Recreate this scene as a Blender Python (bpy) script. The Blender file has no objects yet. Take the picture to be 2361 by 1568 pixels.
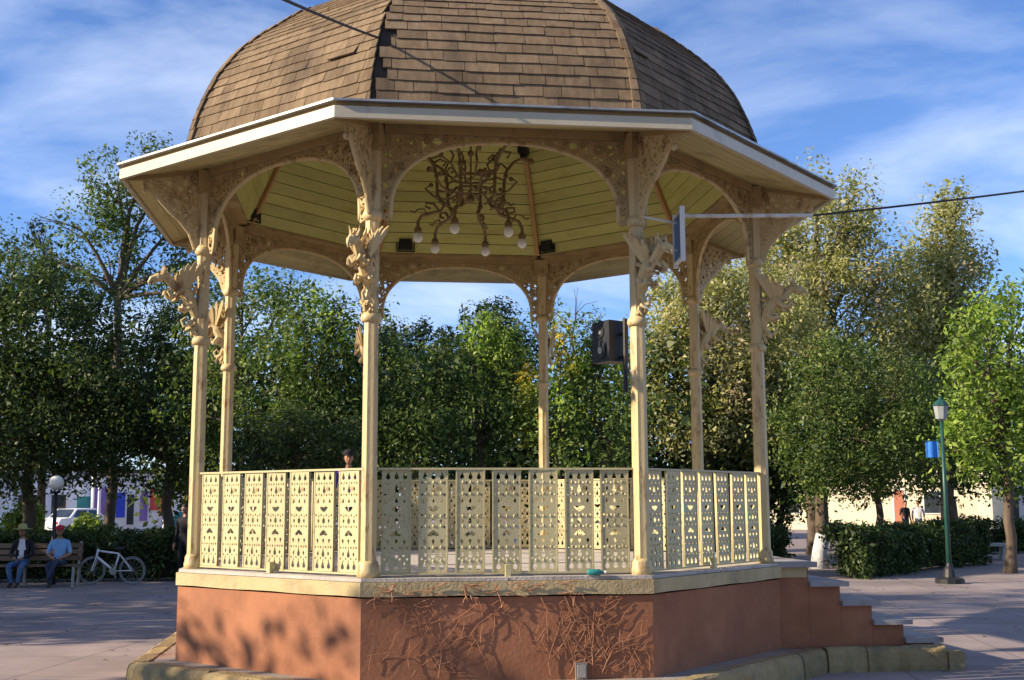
import bpy, math, random
import numpy as np
from mathutils import Vector, Matrix
R = math.radians
rng = np.random.default_rng(7)
random.seed(11)
scene = bpy.context.scene
col = scene.collection

# ------------------------------------------------------------------ camera
CAM = np.array([0.17125, -13.36824, 0.64647])
PITCH, YAW, ROLL, FPX = 0.135988, 0.0175125, -0.00357275, 2714.65     # focal length in pixels of a 2361 px wide picture
ROT = 0.1044195                                                       # how far the octagon is turned
cyw, syw, cp, sp = math.cos(YAW), math.sin(YAW), math.cos(PITCH), math.sin(PITCH)
FW = np.array([syw*cp, cyw*cp, sp]); RT0 = np.array([cyw, -syw, 0.0]); UP0 = np.cross(RT0, FW)
RT = RT0*math.cos(ROLL) + UP0*math.sin(ROLL); UP = -RT0*math.sin(ROLL) + UP0*math.cos(ROLL)
cam_d = bpy.data.cameras.new('camera'); cam = bpy.data.objects.new('camera', cam_d); col.objects.link(cam)
cam.matrix_world = Matrix(((RT[0], UP[0], -FW[0], CAM[0]), (RT[1], UP[1], -FW[1], CAM[1]), (RT[2], UP[2], -FW[2], CAM[2]), (0, 0, 0, 1)))
cam_d.sensor_width = 36; cam_d.lens = FPX/2361*36; cam_d.clip_end = 3000; cam_d.clip_start = 0.1
scene.camera = cam

# ------------------------------------------------------------------ light
SUN_EL, SUN_AZ = R(25), R(193.5)           # azimuth: counter-clockwise from +x, direction TO the sun
to_sun = Vector((math.cos(SUN_AZ)*math.cos(SUN_EL), math.sin(SUN_AZ)*math.cos(SUN_EL), math.sin(SUN_EL)))
sun_d = bpy.data.lights.new('sun', 'SUN'); sun = bpy.data.objects.new('sun', sun_d); col.objects.link(sun)
sun_d.energy = 5.0; sun_d.angle = R(0.55); sun_d.color = (1.0, 0.83, 0.60)
sun.rotation_euler = to_sun.to_track_quat('Z', 'Y').to_euler(); sun.location = (-30, -6, 30)
world = bpy.data.worlds.new('World'); scene.world = world; world.use_nodes = True
wn = world.node_tree; wn.nodes.clear()
def wnode(t, **kw):
    n = wn.nodes.new(t)
    for k, v in kw.items(): setattr(n, k, v)
    return n
sky = wnode('ShaderNodeTexSky', sky_type='NISHITA', sun_disc=False)
sky.sun_elevation = SUN_EL; sky.sun_rotation = math.pi/2 - SUN_AZ
sky.air_density = 1.0; sky.dust_density = 1.0; sky.ozone_density = 2.2; sky.altitude = 1800
tcw = wnode('ShaderNodeTexCoord')
# thin clouds: noise on the view direction, stretched sideways, on a flat cloud layer
sepw = wnode('ShaderNodeSeparateXYZ'); wn.links.new(tcw.outputs['Generated'], sepw.inputs[0])
mz = wnode('ShaderNodeMath', operation='ADD'); mz.inputs[1].default_value = 0.22; wn.links.new(sepw.outputs[2], mz.inputs[0])
mzc = wnode('ShaderNodeMath', operation='MAXIMUM'); mzc.inputs[1].default_value = 0.05; wn.links.new(mz.outputs[0], mzc.inputs[0])
dx = wnode('ShaderNodeMath', operation='DIVIDE'); wn.links.new(sepw.outputs[0], dx.inputs[0]); wn.links.new(mzc.outputs[0], dx.inputs[1])
dy = wnode('ShaderNodeMath', operation='DIVIDE'); wn.links.new(sepw.outputs[1], dy.inputs[0]); wn.links.new(mzc.outputs[0], dy.inputs[1])
cmb = wnode('ShaderNodeCombineXYZ'); wn.links.new(dx.outputs[0], cmb.inputs[0]); wn.links.new(dy.outputs[0], cmb.inputs[1])
mpw = wnode('ShaderNodeMapping'); wn.links.new(cmb.outputs[0], mpw.inputs[0])
mpw.inputs['Location'].default_value = (3.9, 1.25, 0); mpw.inputs['Rotation'].default_value = (0, 0, R(-35)); mpw.inputs['Scale'].default_value = (1.0, 1.4, 1)
nz = wnode('ShaderNodeTexNoise'); nz.inputs['Scale'].default_value = 1.35; nz.inputs['Detail'].default_value = 9; nz.inputs['Roughness'].default_value = 0.56; nz.inputs['Distortion'].default_value = 0.35
wn.links.new(mpw.outputs[0], nz.inputs['Vector'])
rp = wnode('ShaderNodeValToRGB'); rp.color_ramp.elements[0].position = 0.45; rp.color_ramp.elements[1].position = 0.82
rp.color_ramp.elements[0].color = (0, 0, 0, 1); rp.color_ramp.elements[1].color = (0.85, 0.85, 0.85, 1)
wn.links.new(nz.outputs['Fac'], rp.inputs[0])
tint = wnode('ShaderNodeMix', data_type='RGBA', blend_type='MULTIPLY'); tint.inputs[0].default_value = 1.0
wn.links.new(sky.outputs[0], tint.inputs[6]); tint.inputs[7].default_value = (0.84, 1.02, 1.34, 1)
mixw = wnode('ShaderNodeMix', data_type='RGBA'); wn.links.new(rp.outputs[0], mixw.inputs[0])
wn.links.new(tint.outputs[2], mixw.inputs[6]); mixw.inputs[7].default_value = (7.2, 7.9, 9.2, 1)
bg = wnode('ShaderNodeBackground'); bg.inputs[1].default_value = 0.084; wn.links.new(mixw.outputs[2], bg.inputs[0])
wout = wnode('ShaderNodeOutputWorld'); wn.links.new(bg.outputs[0], wout.inputs[0])
scene.view_settings.view_transform = 'Standard'; scene.view_settings.look = 'None'
scene.view_settings.exposure = 0.95; scene.view_settings.gamma = 1.0; scene.view_settings.use_curve_mapping = False
scene.render.resolution_x = 1024; scene.render.resolution_y = 680
scene.render.engine = 'CYCLES'

GZ = -1.10            # ground; the bandstand floor is z = 0
# ------------------------------------------------------------------ picture helpers (2361 x 1568 measuring grid -> world)
def ray(u, v): return FW + RT*(u - 1180.5)/FPX - UP*(v - 784)/FPX
def at(u, v, Y):
    r = ray(u, v); t = (Y - CAM[1])/r[1]; return CAM + t*r
def atz(u, v, z):
    r = ray(u, v); t = (z - CAM[2])/r[2]; return CAM + t*r
def ppm(P): return FPX/float((np.array(P) - CAM) @ FW)
def octang(i): return R(-90 - 22.5 - 45 + 45*i) + ROT
def octv(i, rad, z=None):
    a = octang(i); return Vector((rad*math.cos(a), rad*math.sin(a), 0 if z is None else z))

# ------------------------------------------------------------------ materials
def new_mat(name):
    m = bpy.data.materials.new(name); m.use_nodes = True; nt = m.node_tree; nt.nodes.clear()
    return m, nt
def N(nt, t, **kw):
    n = nt.nodes.new(t)
    for k, v in kw.items(): setattr(n, k, v)
    return n
def mat(name, c1, c2=None, scale=4.0, rough=0.7, bump=0.15, bscale=40.0, metal=0.0, rnd=0.0, stretch=(1, 1, 1), detail=6, spec=0.35, dirt=None, dscale=1.2, dlo=0.5, dhi=0.68, lo=0.35, hi=0.68, island=0.0, emit=None):
    """painted / stone surface: two tones mixed by noise, optional blotches of dirt, fine relief"""
    m, nt = new_mat(name)
    L = nt.links.new
    out = N(nt, 'ShaderNodeOutputMaterial'); b = N(nt, 'ShaderNodeBsdfPrincipled'); L(b.outputs[0], out.inputs[0])
    tc = N(nt, 'ShaderNodeTexCoord'); mp = N(nt, 'ShaderNodeMapping'); mp.inputs['Scale'].default_value = stretch; L(tc.outputs['Object'], mp.inputs[0])
    n1 = N(nt, 'ShaderNodeTexNoise'); n1.inputs['Scale'].default_value = scale; n1.inputs['Detail'].default_value = detail; n1.inputs['Roughness'].default_value = 0.62; L(mp.outputs[0], n1.inputs['Vector'])
    r1 = N(nt, 'ShaderNodeMapRange'); r1.inputs[1].default_value = lo; r1.inputs[2].default_value = hi; L(n1.outputs['Fac'], r1.inputs[0])
    mx = N(nt, 'ShaderNodeMix', data_type='RGBA'); L(r1.outputs[0], mx.inputs[0]); mx.inputs[6].default_value = (*c1, 1); mx.inputs[7].default_value = (*(c2 or c1), 1)
    cur = mx.outputs[2]
    if dirt:
        n2 = N(nt, 'ShaderNodeTexNoise'); n2.inputs['Scale'].default_value = dscale; n2.inputs['Detail'].default_value = 8; n2.inputs['Roughness'].default_value = 0.7; L(mp.outputs[0], n2.inputs['Vector'])
        r2 = N(nt, 'ShaderNodeMapRange'); r2.inputs[1].default_value = dlo; r2.inputs[2].default_value = dhi; L(n2.outputs['Fac'], r2.inputs[0])
        m2 = N(nt, 'ShaderNodeMix', data_type='RGBA'); L(r2.outputs[0], m2.inputs[0]); L(cur, m2.inputs[6]); m2.inputs[7].default_value = (*dirt, 1); cur = m2.outputs[2]
    if rnd or island:
        if island:
            g = N(nt, 'ShaderNodeNewGeometry'); src = g.outputs['Random Per Island']
            oi = N(nt, 'ShaderNodeObjectInfo'); ad = N(nt, 'ShaderNodeMath', operation='ADD'); L(src, ad.inputs[0]); L(oi.outputs['Random'], ad.inputs[1])
            fr = N(nt, 'ShaderNodeMath', operation='FRACT'); L(ad.outputs[0], fr.inputs[0]); src = fr.outputs[0]; amt = island
        else:
            oi = N(nt, 'ShaderNodeObjectInfo'); src = oi.outputs['Random']; amt = rnd
        mr = N(nt, 'ShaderNodeMapRange'); mr.inputs[3].default_value = 1 - amt; mr.inputs[4].default_value = 1 + amt; L(src, mr.inputs[0])
        hv = N(nt, 'ShaderNodeHueSaturation'); L(mr.outputs[0], hv.inputs['Value']); L(cur, hv.inputs['Color']); cur = hv.outputs[0]
    L(cur, b.inputs['Base Color']); b.inputs['Roughness'].default_value = rough; b.inputs['Metallic'].default_value = metal
    b.inputs['Specular IOR Level'].default_value = spec
    if emit: b.inputs['Emission Color'].default_value = (*emit[0], 1); b.inputs['Emission Strength'].default_value = emit[1]
    if bump:
        nb = N(nt, 'ShaderNodeTexNoise'); nb.inputs['Scale'].default_value = bscale; nb.inputs['Detail'].default_value = 5; L(mp.outputs[0], nb.inputs['Vector'])
        bp = N(nt, 'ShaderNodeBump'); bp.inputs['Strength'].default_value = bump; bp.inputs['Distance'].default_value = 0.02; L(nb.outputs['Fac'], bp.inputs['Height']); L(bp.outputs[0], b.inputs['Normal'])
    return m
def leaf_mat(name, dark, mid, light, trans=0.32, rough=0.5):
    m, nt = new_mat(name); L = nt.links.new
    out = N(nt, 'ShaderNodeOutputMaterial'); b = N(nt, 'ShaderNodeBsdfPrincipled'); tr = N(nt, 'ShaderNodeBsdfTranslucent'); ms = N(nt, 'ShaderNodeMixShader')
    g = N(nt, 'ShaderNodeNewGeometry'); rp_ = N(nt, 'ShaderNodeValToRGB'); L(g.outputs['Random Per Island'], rp_.inputs[0])
    e = rp_.color_ramp.elements; e[0].position = 0.0; e[0].color = (*dark, 1); e[1].position = 1.0; e[1].color = (*light, 1); k = e.new(0.5); k.color = (*mid, 1)
    tc = N(nt, 'ShaderNodeTexCoord'); nz_ = N(nt, 'ShaderNodeTexNoise'); nz_.inputs['Scale'].default_value = 0.9; nz_.inputs['Detail'].default_value = 3; L(tc.outputs['Object'], nz_.inputs['Vector'])
    mr = N(nt, 'ShaderNodeMapRange'); mr.inputs[1].default_value = 0.3; mr.inputs[2].default_value = 0.7; mr.inputs[3].default_value = 0.72; mr.inputs[4].default_value = 1.3; L(nz_.outputs['Fac'], mr.inputs[0])
    hv = N(nt, 'ShaderNodeHueSaturation'); L(rp_.outputs[0], hv.inputs['Color']); L(mr.outputs[0], hv.inputs['Value'])
    L(hv.outputs[0], b.inputs['Base Color']); b.inputs['Roughness'].default_value = rough; b.inputs['Specular IOR Level'].default_value = 0.3
    tg = N(nt, 'ShaderNodeMix', data_type='RGBA', blend_type='MULTIPLY'); tg.inputs[0].default_value = 1; L(hv.outputs[0], tg.inputs[6]); tg.inputs[7].default_value = (1.35, 1.5, 0.6, 1); L(tg.outputs[2], tr.inputs[0])
    ms.inputs[0].default_value = trans; L(b.outputs[0], ms.inputs[1]); L(tr.outputs[0], ms.inputs[2]); L(ms.outputs[0], out.inputs[0])
    return m
M = {}
M['cream'] = mat('cream_paint', (0.52, 0.40, 0.20), (0.59, 0.47, 0.26), 3, 0.48, 0.1, 60, dirt=(0.23, 0.125, 0.05), dscale=9, dlo=0.53, dhi=0.66, stretch=(1, 1, 0.35))
M['cream_rail'] = mat('rail_paint', (0.47, 0.41, 0.22), (0.54, 0.48, 0.28), 6, 0.5, 0.1, 70, dirt=(0.26, 0.15, 0.06), dscale=12, dlo=0.55, dhi=0.7, rnd=0.12)
M['filigree'] = mat('ochre_paint', (0.37, 0.265, 0.115), (0.46, 0.345, 0.165), 7, 0.55, 0.15, 70, dirt=(0.24, 0.16, 0.08), dscale=6, dlo=0.5, dhi=0.7)
M['beam'] = mat('ochre_beam_paint', (0.33, 0.23, 0.095), (0.41, 0.295, 0.135), 2.5, 0.6, 0.1, 50, dirt=(0.2, 0.14, 0.07), dscale=3)
M['fascia'] = mat('fascia_paint', (0.50, 0.455, 0.335), (0.58, 0.53, 0.40), 2.0, 0.4, 0.05, 30, dirt=(0.36, 0.33, 0.25), dscale=3.0, dlo=0.58, dhi=0.75)
M['zinc'] = mat('zinc_sheet', (0.36, 0.38, 0.38), (0.50, 0.51, 0.50), 3, 0.38, 0.05, 30, metal=0.55, dirt=(0.25, 0.22, 0.18), dscale=2.5)
M['shingle'] = mat('asphalt_shingle', (0.165, 0.118, 0.076), (0.235, 0.175, 0.115), 9, 0.93, 0.55, 120, island=0.2, dirt=(0.10, 0.075, 0.055), dscale=0.9, stretch=(1.6, 1.6, 0.5), spec=0.12)
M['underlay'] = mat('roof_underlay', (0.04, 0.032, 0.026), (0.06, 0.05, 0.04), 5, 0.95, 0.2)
M['ceiling'] = mat('olive_green_board', (0.455, 0.445, 0.14), (0.52, 0.505, 0.165), 2.2, 0.5, 0.08, 60, rnd=0.13, stretch=(1, 1, 3), dirt=(0.40, 0.36, 0.09), dscale=1.8)
M['rib'] = mat('brown_rib', (0.42, 0.235, 0.10), (0.50, 0.29, 0.13), 4, 0.55, 0.1, 60)
M['soffit'] = mat('soffit_board', (0.46, 0.40, 0.18), (0.53, 0.46, 0.22), 2.5, 0.55, 0.08, 60, rnd=0.1, dirt=(0.3, 0.24, 0.11), dscale=2.5)
M['terracotta'] = mat('terracotta_render', (0.31, 0.13, 0.068), (0.38, 0.17, 0.095), 1.6, 0.88, 0.18, 28, dirt=(0.20, 0.09, 0.055), dscale=0.9, dlo=0.44, dhi=0.72, spec=0.2)
M['band'] = mat('cream_band_render', (0.43, 0.34, 0.18), (0.50, 0.40, 0.23), 2.5, 0.85, 0.35, 40, dirt=(0.30, 0.23, 0.13), dscale=2.2, dlo=0.48, dhi=0.7)
M['stone'] = mat('pale_stone', (0.40, 0.36, 0.33), (0.52, 0.47, 0.43), 2.5, 0.85, 0.3, 35, dirt=(0.25, 0.22, 0.2), dscale=1.8, rnd=0.08, dlo=0.5, dhi=0.72)
M['tread'] = mat('grey_tread_stone', (0.27, 0.255, 0.26), (0.35, 0.33, 0.33), 3, 0.85, 0.3, 35, dirt=(0.16, 0.14, 0.13), dscale=2.5)
M['kerb'] = mat('ochre_kerb_stone', (0.25, 0.185, 0.085), (0.34, 0.26, 0.135), 5, 0.9, 0.7, 22, dirt=(0.19, 0.16, 0.11), dscale=3.2, rnd=0.14)
M['ledge'] = mat('ledge_cement', (0.20, 0.18, 0.165), (0.30, 0.26, 0.23), 2.6, 0.9, 0.4, 30, dirt=(0.34, 0.21, 0.14), dscale=1.2)
M['ground'] = None
M['bark'] = mat('bark', (0.075, 0.055, 0.04), (0.14, 0.11, 0.08), 6, 0.95, 0.8, 18, stretch=(1, 1, 0.25))
M['white_bark'] = mat('whitewash', (0.42, 0.43, 0.44), (0.54, 0.55, 0.55), 6, 0.9, 0.6, 18, dirt=(0.34, 0.31, 0.27), dscale=5, dlo=0.53, dhi=0.66)
M['vine'] = mat('dry_vine', (0.31, 0.145, 0.08), (0.42, 0.225, 0.13), 8, 0.9, 0.3)
M['bronze'] = mat('dark_bronze', (0.17, 0.115, 0.055), (0.27, 0.19, 0.095), 8, 0.45, 0.2, metal=0.25)
M['black'] = mat('black_plastic', (0.012, 0.013, 0.016), (0.022, 0.023, 0.027), 8, 0.5, 0.1)
M['darkgrey'] = mat('dark_grey', (0.010, 0.012, 0.019), (0.017, 0.021, 0.03), 8, 0.5, 0.15)
M['white'] = mat('white_paint', (0.72, 0.73, 0.74), (0.8, 0.8, 0.8), 4, 0.4, 0.03)
M['bluesign'] = mat('blue_sign_paint', (0.04, 0.14, 0.42), (0.06, 0.19, 0.5), 6, 0.4, 0.02)
M['banner'] = mat('blue_banner_cloth', (0.03, 0.17, 0.62), (0.05, 0.24, 0.74), 5, 0.6, 0.1, 20)
M['postgreen'] = mat('green_post_paint', (0.012, 0.055, 0.045), (0.022, 0.08, 0.065), 5, 0.4, 0.05)
M['cable'] = mat('black_cable', (0.03, 0.028, 0.03), (0.045, 0.04, 0.04), 5, 0.6, 0)
M['conduit'] = mat('pale_conduit', (0.6, 0.6, 0.55), (0.7, 0.68, 0.6), 5, 0.4, 0, dirt=(0.4, 0.3, 0.18), dscale=5)
M['glass'] = mat('opal_glass', (0.78, 0.76, 0.68), (0.84, 0.82, 0.74), 3, 0.18, 0, spec=0.5)
M['lantern'] = mat('grey_lantern_glass', (0.24, 0.27, 0.27), (0.31, 0.34, 0.34), 3, 0.2, 0)
M['skin'] = mat('skin', (0.30, 0.15, 0.09), (0.36, 0.19, 0.12), 10, 0.55, 0)
M['jeans'] = mat('denim', (0.05, 0.10, 0.22), (0.08, 0.15, 0.30), 12, 0.85, 0.3)
M['darkjeans'] = mat('dark_denim', (0.02, 0.035, 0.075), (0.04, 0.06, 0.11), 12, 0.85, 0.3)
M['lightblue'] = mat('light_blue_cotton', (0.17, 0.36, 0.62), (0.22, 0.43, 0.7), 10, 0.85, 0.3)
M['whitecloth'] = mat('white_cotton', (0.62, 0.60, 0.64), (0.72, 0.7, 0.74), 10, 0.85, 0.3)
M['blackcloth'] = mat('black_cloth', (0.012, 0.012, 0.015), (0.022, 0.02, 0.025), 10, 0.9, 0.3)
M['purple'] = mat('purple_cotton', (0.10, 0.06, 0.32), (0.14, 0.09, 0.4), 10, 0.85, 0.3)
M['lavender'] = mat('lavender_cotton', (0.42, 0.42, 0.62), (0.5, 0.5, 0.7), 10, 0.85, 0.3)
M['redcap'] = mat('red_cotton', (0.42, 0.02, 0.035), (0.55, 0.035, 0.05), 10, 0.8, 0.3)
M['straw'] = mat('straw', (0.33, 0.30, 0.10), (0.42, 0.38, 0.15), 14, 0.85, 0.4)
M['hair'] = mat('dark_hair', (0.015, 0.012, 0.01), (0.03, 0.022, 0.018), 20, 0.7, 0.3)
M['leather'] = mat('dark_leather', (0.03, 0.02, 0.015), (0.05, 0.035, 0.025), 10, 0.5, 0.1)
M['wood'] = mat('bench_wood', (0.16, 0.10, 0.06), (0.24, 0.16, 0.10), 4, 0.7, 0.3, 30, stretch=(0.3, 1, 1), rnd=0.15)
M['iron'] = mat('grey_iron', (0.28, 0.27, 0.25), (0.36, 0.35, 0.32), 6, 0.5, 0.1)
M['concrete'] = mat('concrete', (0.40, 0.40, 0.38), (0.5, 0.49, 0.47), 3, 0.9, 0.3)
M['rubber'] = mat('rubber', (0.17, 0.18, 0.19), (0.24, 0.25, 0.26), 6, 0.7, 0.1)
M['shopwall'] = mat('pale_blue_wall', (0.50, 0.57, 0.68), (0.58, 0.64, 0.73), 0.5, 0.85, 0.1)
M['shopwhite'] = mat('white_wall', (0.66, 0.66, 0.66), (0.74, 0.73, 0.72), 0.5, 0.85, 0.1)
M['creamwall'] = mat('cream_wall', (0.62, 0.55, 0.38), (0.7, 0.62, 0.44), 0.5, 0.85, 0.1, dirt=(0.5, 0.42, 0.28), dscale=0.4)
M['brickred'] = mat('brick_red_render', (0.36, 0.13, 0.08), (0.44, 0.17, 0.1), 1, 0.85, 0.2)
M['roofslab'] = mat('dark_roof_edge', (0.05, 0.05, 0.055), (0.08, 0.08, 0.085), 1, 0.8, 0.1)
M['windowglass'] = mat('dark_window', (0.02, 0.025, 0.03), (0.04, 0.05, 0.06), 1, 0.08, 0, spec=0.6)
M['teal'] = mat('teal_paint', (0.02, 0.17, 0.185), (0.03, 0.22, 0.23), 3, 0.4, 0)
M['red'] = mat('red_paint', (0.5, 0.05, 0.04), (0.58, 0.07, 0.05), 3, 0.5, 0)
M['orange'] = mat('orange_paint', (0.6, 0.2, 0.05), (0.68, 0.25, 0.07), 3, 0.5, 0)
M['blue'] = mat('blue_paint', (0.02, 0.05, 0.42), (0.04, 0.07, 0.5), 3, 0.5, 0)
M['violet'] = mat('violet_paint', (0.17, 0.1, 0.3), (0.24, 0.15, 0.4), 3, 0.5, 0)
M['yellow'] = mat('yellow_paint', (0.6, 0.45, 0.08), (0.68, 0.5, 0.1), 3, 0.5, 0)
M['greenwall'] = mat('mint_wall', (0.24, 0.5, 0.27), (0.3, 0.58, 0.32), 1, 0.8, 0)
M['twigs'] = mat('dark_twigs', (0.018, 0.02, 0.012), (0.035, 0.035, 0.02), 9, 1, 0.8, 20)
M['soil'] = mat('soil', (0.07, 0.055, 0.04), (0.12, 0.09, 0.06), 3, 1, 0.6, 15)

# foliage
M['lf_dark'] = leaf_mat('foliage_dark_green', (0.02, 0.04, 0.016), (0.045, 0.075, 0.025), (0.11, 0.145, 0.04))
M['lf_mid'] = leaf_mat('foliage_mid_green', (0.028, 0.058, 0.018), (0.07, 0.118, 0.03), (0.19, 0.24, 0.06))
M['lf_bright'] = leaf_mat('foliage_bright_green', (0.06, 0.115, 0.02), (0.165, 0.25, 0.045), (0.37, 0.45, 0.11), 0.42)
M['lf_olive'] = leaf_mat('foliage_olive', (0.15, 0.155, 0.055), (0.33, 0.32, 0.14), (0.54, 0.50, 0.26), 0.42)
M['lf_dry'] = leaf_mat('foliage_dry_brown', (0.22, 0.165, 0.10), (0.35, 0.28, 0.18), (0.50, 0.41, 0.26), 0.3)
M['lf_yellow'] = leaf_mat('foliage_yellow', (0.22, 0.17, 0.02), (0.36, 0.27, 0.03), (0.5, 0.4, 0.06), 0.4)
M['lf_conifer'] = leaf_mat('foliage_conifer', (0.01, 0.022, 0.012), (0.018, 0.036, 0.018), (0.032, 0.058, 0.024), 0.12)

# ------------------------------------------------------------------ mesh helpers
def link_mesh(name, verts, faces, material, parent=None, smooth=False, mats=None, midx=None):
    me = bpy.data.meshes.new(name); me.from_pydata([tuple(v) for v in verts], [], faces); me.update()
    for m in (mats or [material]): me.materials.append(m)
    if midx is not None: me.polygons.foreach_set('material_index', midx)
    if smooth: me.polygons.foreach_set('use_smooth', [True]*len(me.polygons))
    o = bpy.data.objects.new(name, me); col.objects.link(o)
    if parent: o.parent = parent
    return o
class MB:
    def __init__(s): s.v = []; s.f = []; s.m = []; s.cur = 0
    def face(s, pts):
        b = len(s.v); s.v += [tuple(p) for p in pts]; s.f.append(tuple(range(b, b+len(pts)))); s.m.append(s.cur)
    def hexa(s, p):                         # 8 corners: bottom 0-3 ccw, top 4-7
        b = len(s.v); s.v += [tuple(q) for q in p]
        for f in ((0, 3, 2, 1), (4, 5, 6, 7), (0, 1, 5, 4), (1, 2, 6, 5), (2, 3, 7, 6), (3, 0, 4, 7)): s.f.append(tuple(b+i for i in f)); s.m.append(s.cur)
    def box(s, c, size, rz=0.0, mtx=None):
        hx, hy, hz = size[0]/2, size[1]/2, size[2]/2
        pts = [(-hx, -hy, -hz), (hx, -hy, -hz), (hx, hy, -hz), (-hx, hy, -hz), (-hx, -hy, hz), (hx, -hy, hz), (hx, hy, hz), (-hx, hy, hz)]
        ca, sa = math.cos(rz), math.sin(rz); o = []
        for x, y, z in pts:
            if mtx is not None: q = mtx @ Vector((x, y, z)); o.append((q.x + c[0], q.y + c[1], q.z + c[2]))
            else: o.append((x*ca - y*sa + c[0], x*sa + y*ca + c[1], z + c[2]))
        s.hexa(o)
    def bar(s, a, b, w, h, up=(0, 0, 1)):
        a = Vector(a); b = Vector(b); d = (b-a).normalized(); upv = Vector(up)
        sd = d.cross(upv)
        if sd.length < 1e-4: sd = d.cross(Vector((1, 0, 0)))
        sd.normalize(); u2 = sd.cross(d)
        p = []
        for q in (a, b): pass
        c = lambda q, i, j: q + sd*(i*w/2) + u2*(j*h/2)
        s.hexa([c(a, -1, -1), c(a, 1, -1), c(b, 1, -1), c(b, -1, -1), c(a, -1, 1), c(a, 1, 1), c(b, 1, 1), c(b, -1, 1)])
    def tube(s, pts, rad, n=8, cap=True):
        pts = [Vector(p) for p in pts]
        if not hasattr(rad, '__len__'): rad = [rad]*len(pts)
        b = len(s.v); prev = None
        for i, p in enumerate(pts):
            d = (pts[min(i+1, len(pts)-1)] - pts[max(i-1, 0)]); d = d.normalized() if d.length > 1e-9 else Vector((0, 0, 1))
            if prev is None:
                ref = Vector((0, 0, 1)) if abs(d.z) < 0.9 else Vector((1, 0, 0)); x = d.cross(ref).normalized()
            else:
                x = prev - d*prev.dot(d); x = x.normalized() if x.length > 1e-6 else d.orthogonal().normalized()
            prev = x; y = d.cross(x)
            for k in range(n):
                a = 2*math.pi*k/n; s.v.append(tuple(p + (x*math.cos(a) + y*math.sin(a))*rad[i]))
        for i in range(len(pts)-1):
            for k in range(n):
                s.f.append((b+i*n+k, b+i*n+(k+1) % n, b+(i+1)*n+(k+1) % n, b+(i+1)*n+k)); s.m.append(s.cur)
        if cap:
            s.f.append(tuple(b+k for k in reversed(range(n)))); s.m.append(s.cur)
            e = b+(len(pts)-1)*n; s.f.append(tuple(e+k for k in range(n))); s.m.append(s.cur)
    def lathe(s, c, prof, n=16, phase=0.0):
        b = len(s.v); c = Vector(c)
        for r, z in prof:
            for k in range(n):
                a = 2*math.pi*k/n + phase; s.v.append((c.x + r*math.cos(a), c.y + r*math.sin(a), c.z + z))
        for i in range(len(prof)-1):
            for k in range(n):
                s.f.append((b+i*n+k, b+i*n+(k+1) % n, b+(i+1)*n+(k+1) % n, b+(i+1)*n+k)); s.m.append(s.cur)
        s.f.append(tuple(b+k for k in reversed(range(n)))); s.m.append(s.cur)
        e = b+(len(prof)-1)*n; s.f.append(tuple(e+k for k in range(n))); s.m.append(s.cur)
    def ball(s, c, r, n=10, m=7, sc=(1, 1, 1)):
        prof = [(max(1e-4, math.sin(math.pi*i/m)), -math.cos(math.pi*i/m)) for i in range(m+1)]
        b = len(s.v)
        for pr, pz in prof:
            for k in range(n):
                a = 2*math.pi*k/n; s.v.append((c[0] + r*sc[0]*pr*math.cos(a), c[1] + r*sc[1]*pr*math.sin(a), c[2] + r*sc[2]*pz))
        for i in range(m):
            for k in range(n):
                s.f.append((b+i*n+k, b+i*n+(k+1) % n, b+(i+1)*n+(k+1) % n, b+(i+1)*n+k)); s.m.append(s.cur)
    def build(s, name, material, parent=None, smooth=False):
        if isinstance(material, (list, tuple)): return link_mesh(name, s.v, s.f, None, parent, smooth, material, s.m)
        return link_mesh(name, s.v, s.f, material, parent, smooth)
def tag(o, label=None, cat=None, group=None, kind=None):
    if label: o['label'] = label
    if cat: o['category'] = cat
    if group: o['group'] = group
    if kind: o['kind'] = kind
    return o
def empty(name, loc=(0, 0, 0), rz=0.0, parent=None):
    o = bpy.data.objects.new(name, None); col.objects.link(o); o.location = loc; o.rotation_euler = (0, 0, rz); o.empty_display_size = 0.2
    if parent: o.parent = parent
    return o
def share(src, parent, loc=(0, 0, 0), rz=0.0, scale=None):
    c = src.copy(); col.objects.link(c); c.parent = parent; c.location = loc; c.rotation_euler = (0, 0, rz)
    if scale: c.scale = scale
    return c
def curve_plate(name, outers, holes, depth, material, parent=None):
    """flat cut-out plate in the local x-z plane with real holes, given thickness in y"""
    cu = bpy.data.curves.new(name, 'CURVE'); cu.dimensions = '2D'; cu.fill_mode = 'BOTH'; cu.extrude = depth/2
    for pts in list(outers) + list(holes):
        s = cu.splines.new('POLY'); s.points.add(len(pts)-1)
        for q, (x, y) in zip(s.points, pts): q.co = (x, y, 0, 1)
        s.use_cyclic_u = True
    ob = bpy.data.objects.new(name, cu); col.objects.link(ob)
    dg = bpy.context.evaluated_depsgraph_get(); dg.update()
    me = bpy.data.meshes.new_from_object(ob.evaluated_get(dg))
    bpy.data.objects.remove(ob); bpy.data.curves.remove(cu)
    me.transform(Matrix(((1, 0, 0, 0), (0, 0, -1, 0), (0, 1, 0, 0), (0, 0, 0, 1))))
    me.name = name; me.materials.clear(); me.materials.append(material)
    o = bpy.data.objects.new(name, me); col.objects.link(o)
    if parent: o.parent = parent
    return o
def ellipse(cx, cz, rx, rz_, n=8, rot=0.0):
    o = []
    for k in range(n):
        a = 2*math.pi*k/n; x, y = rx*math.cos(a), rz_*math.sin(a)
        o.append((cx + x*math.cos(rot) - y*math.sin(rot), cz + x*math.sin(rot) + y*math.cos(rot)))
    return o
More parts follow.
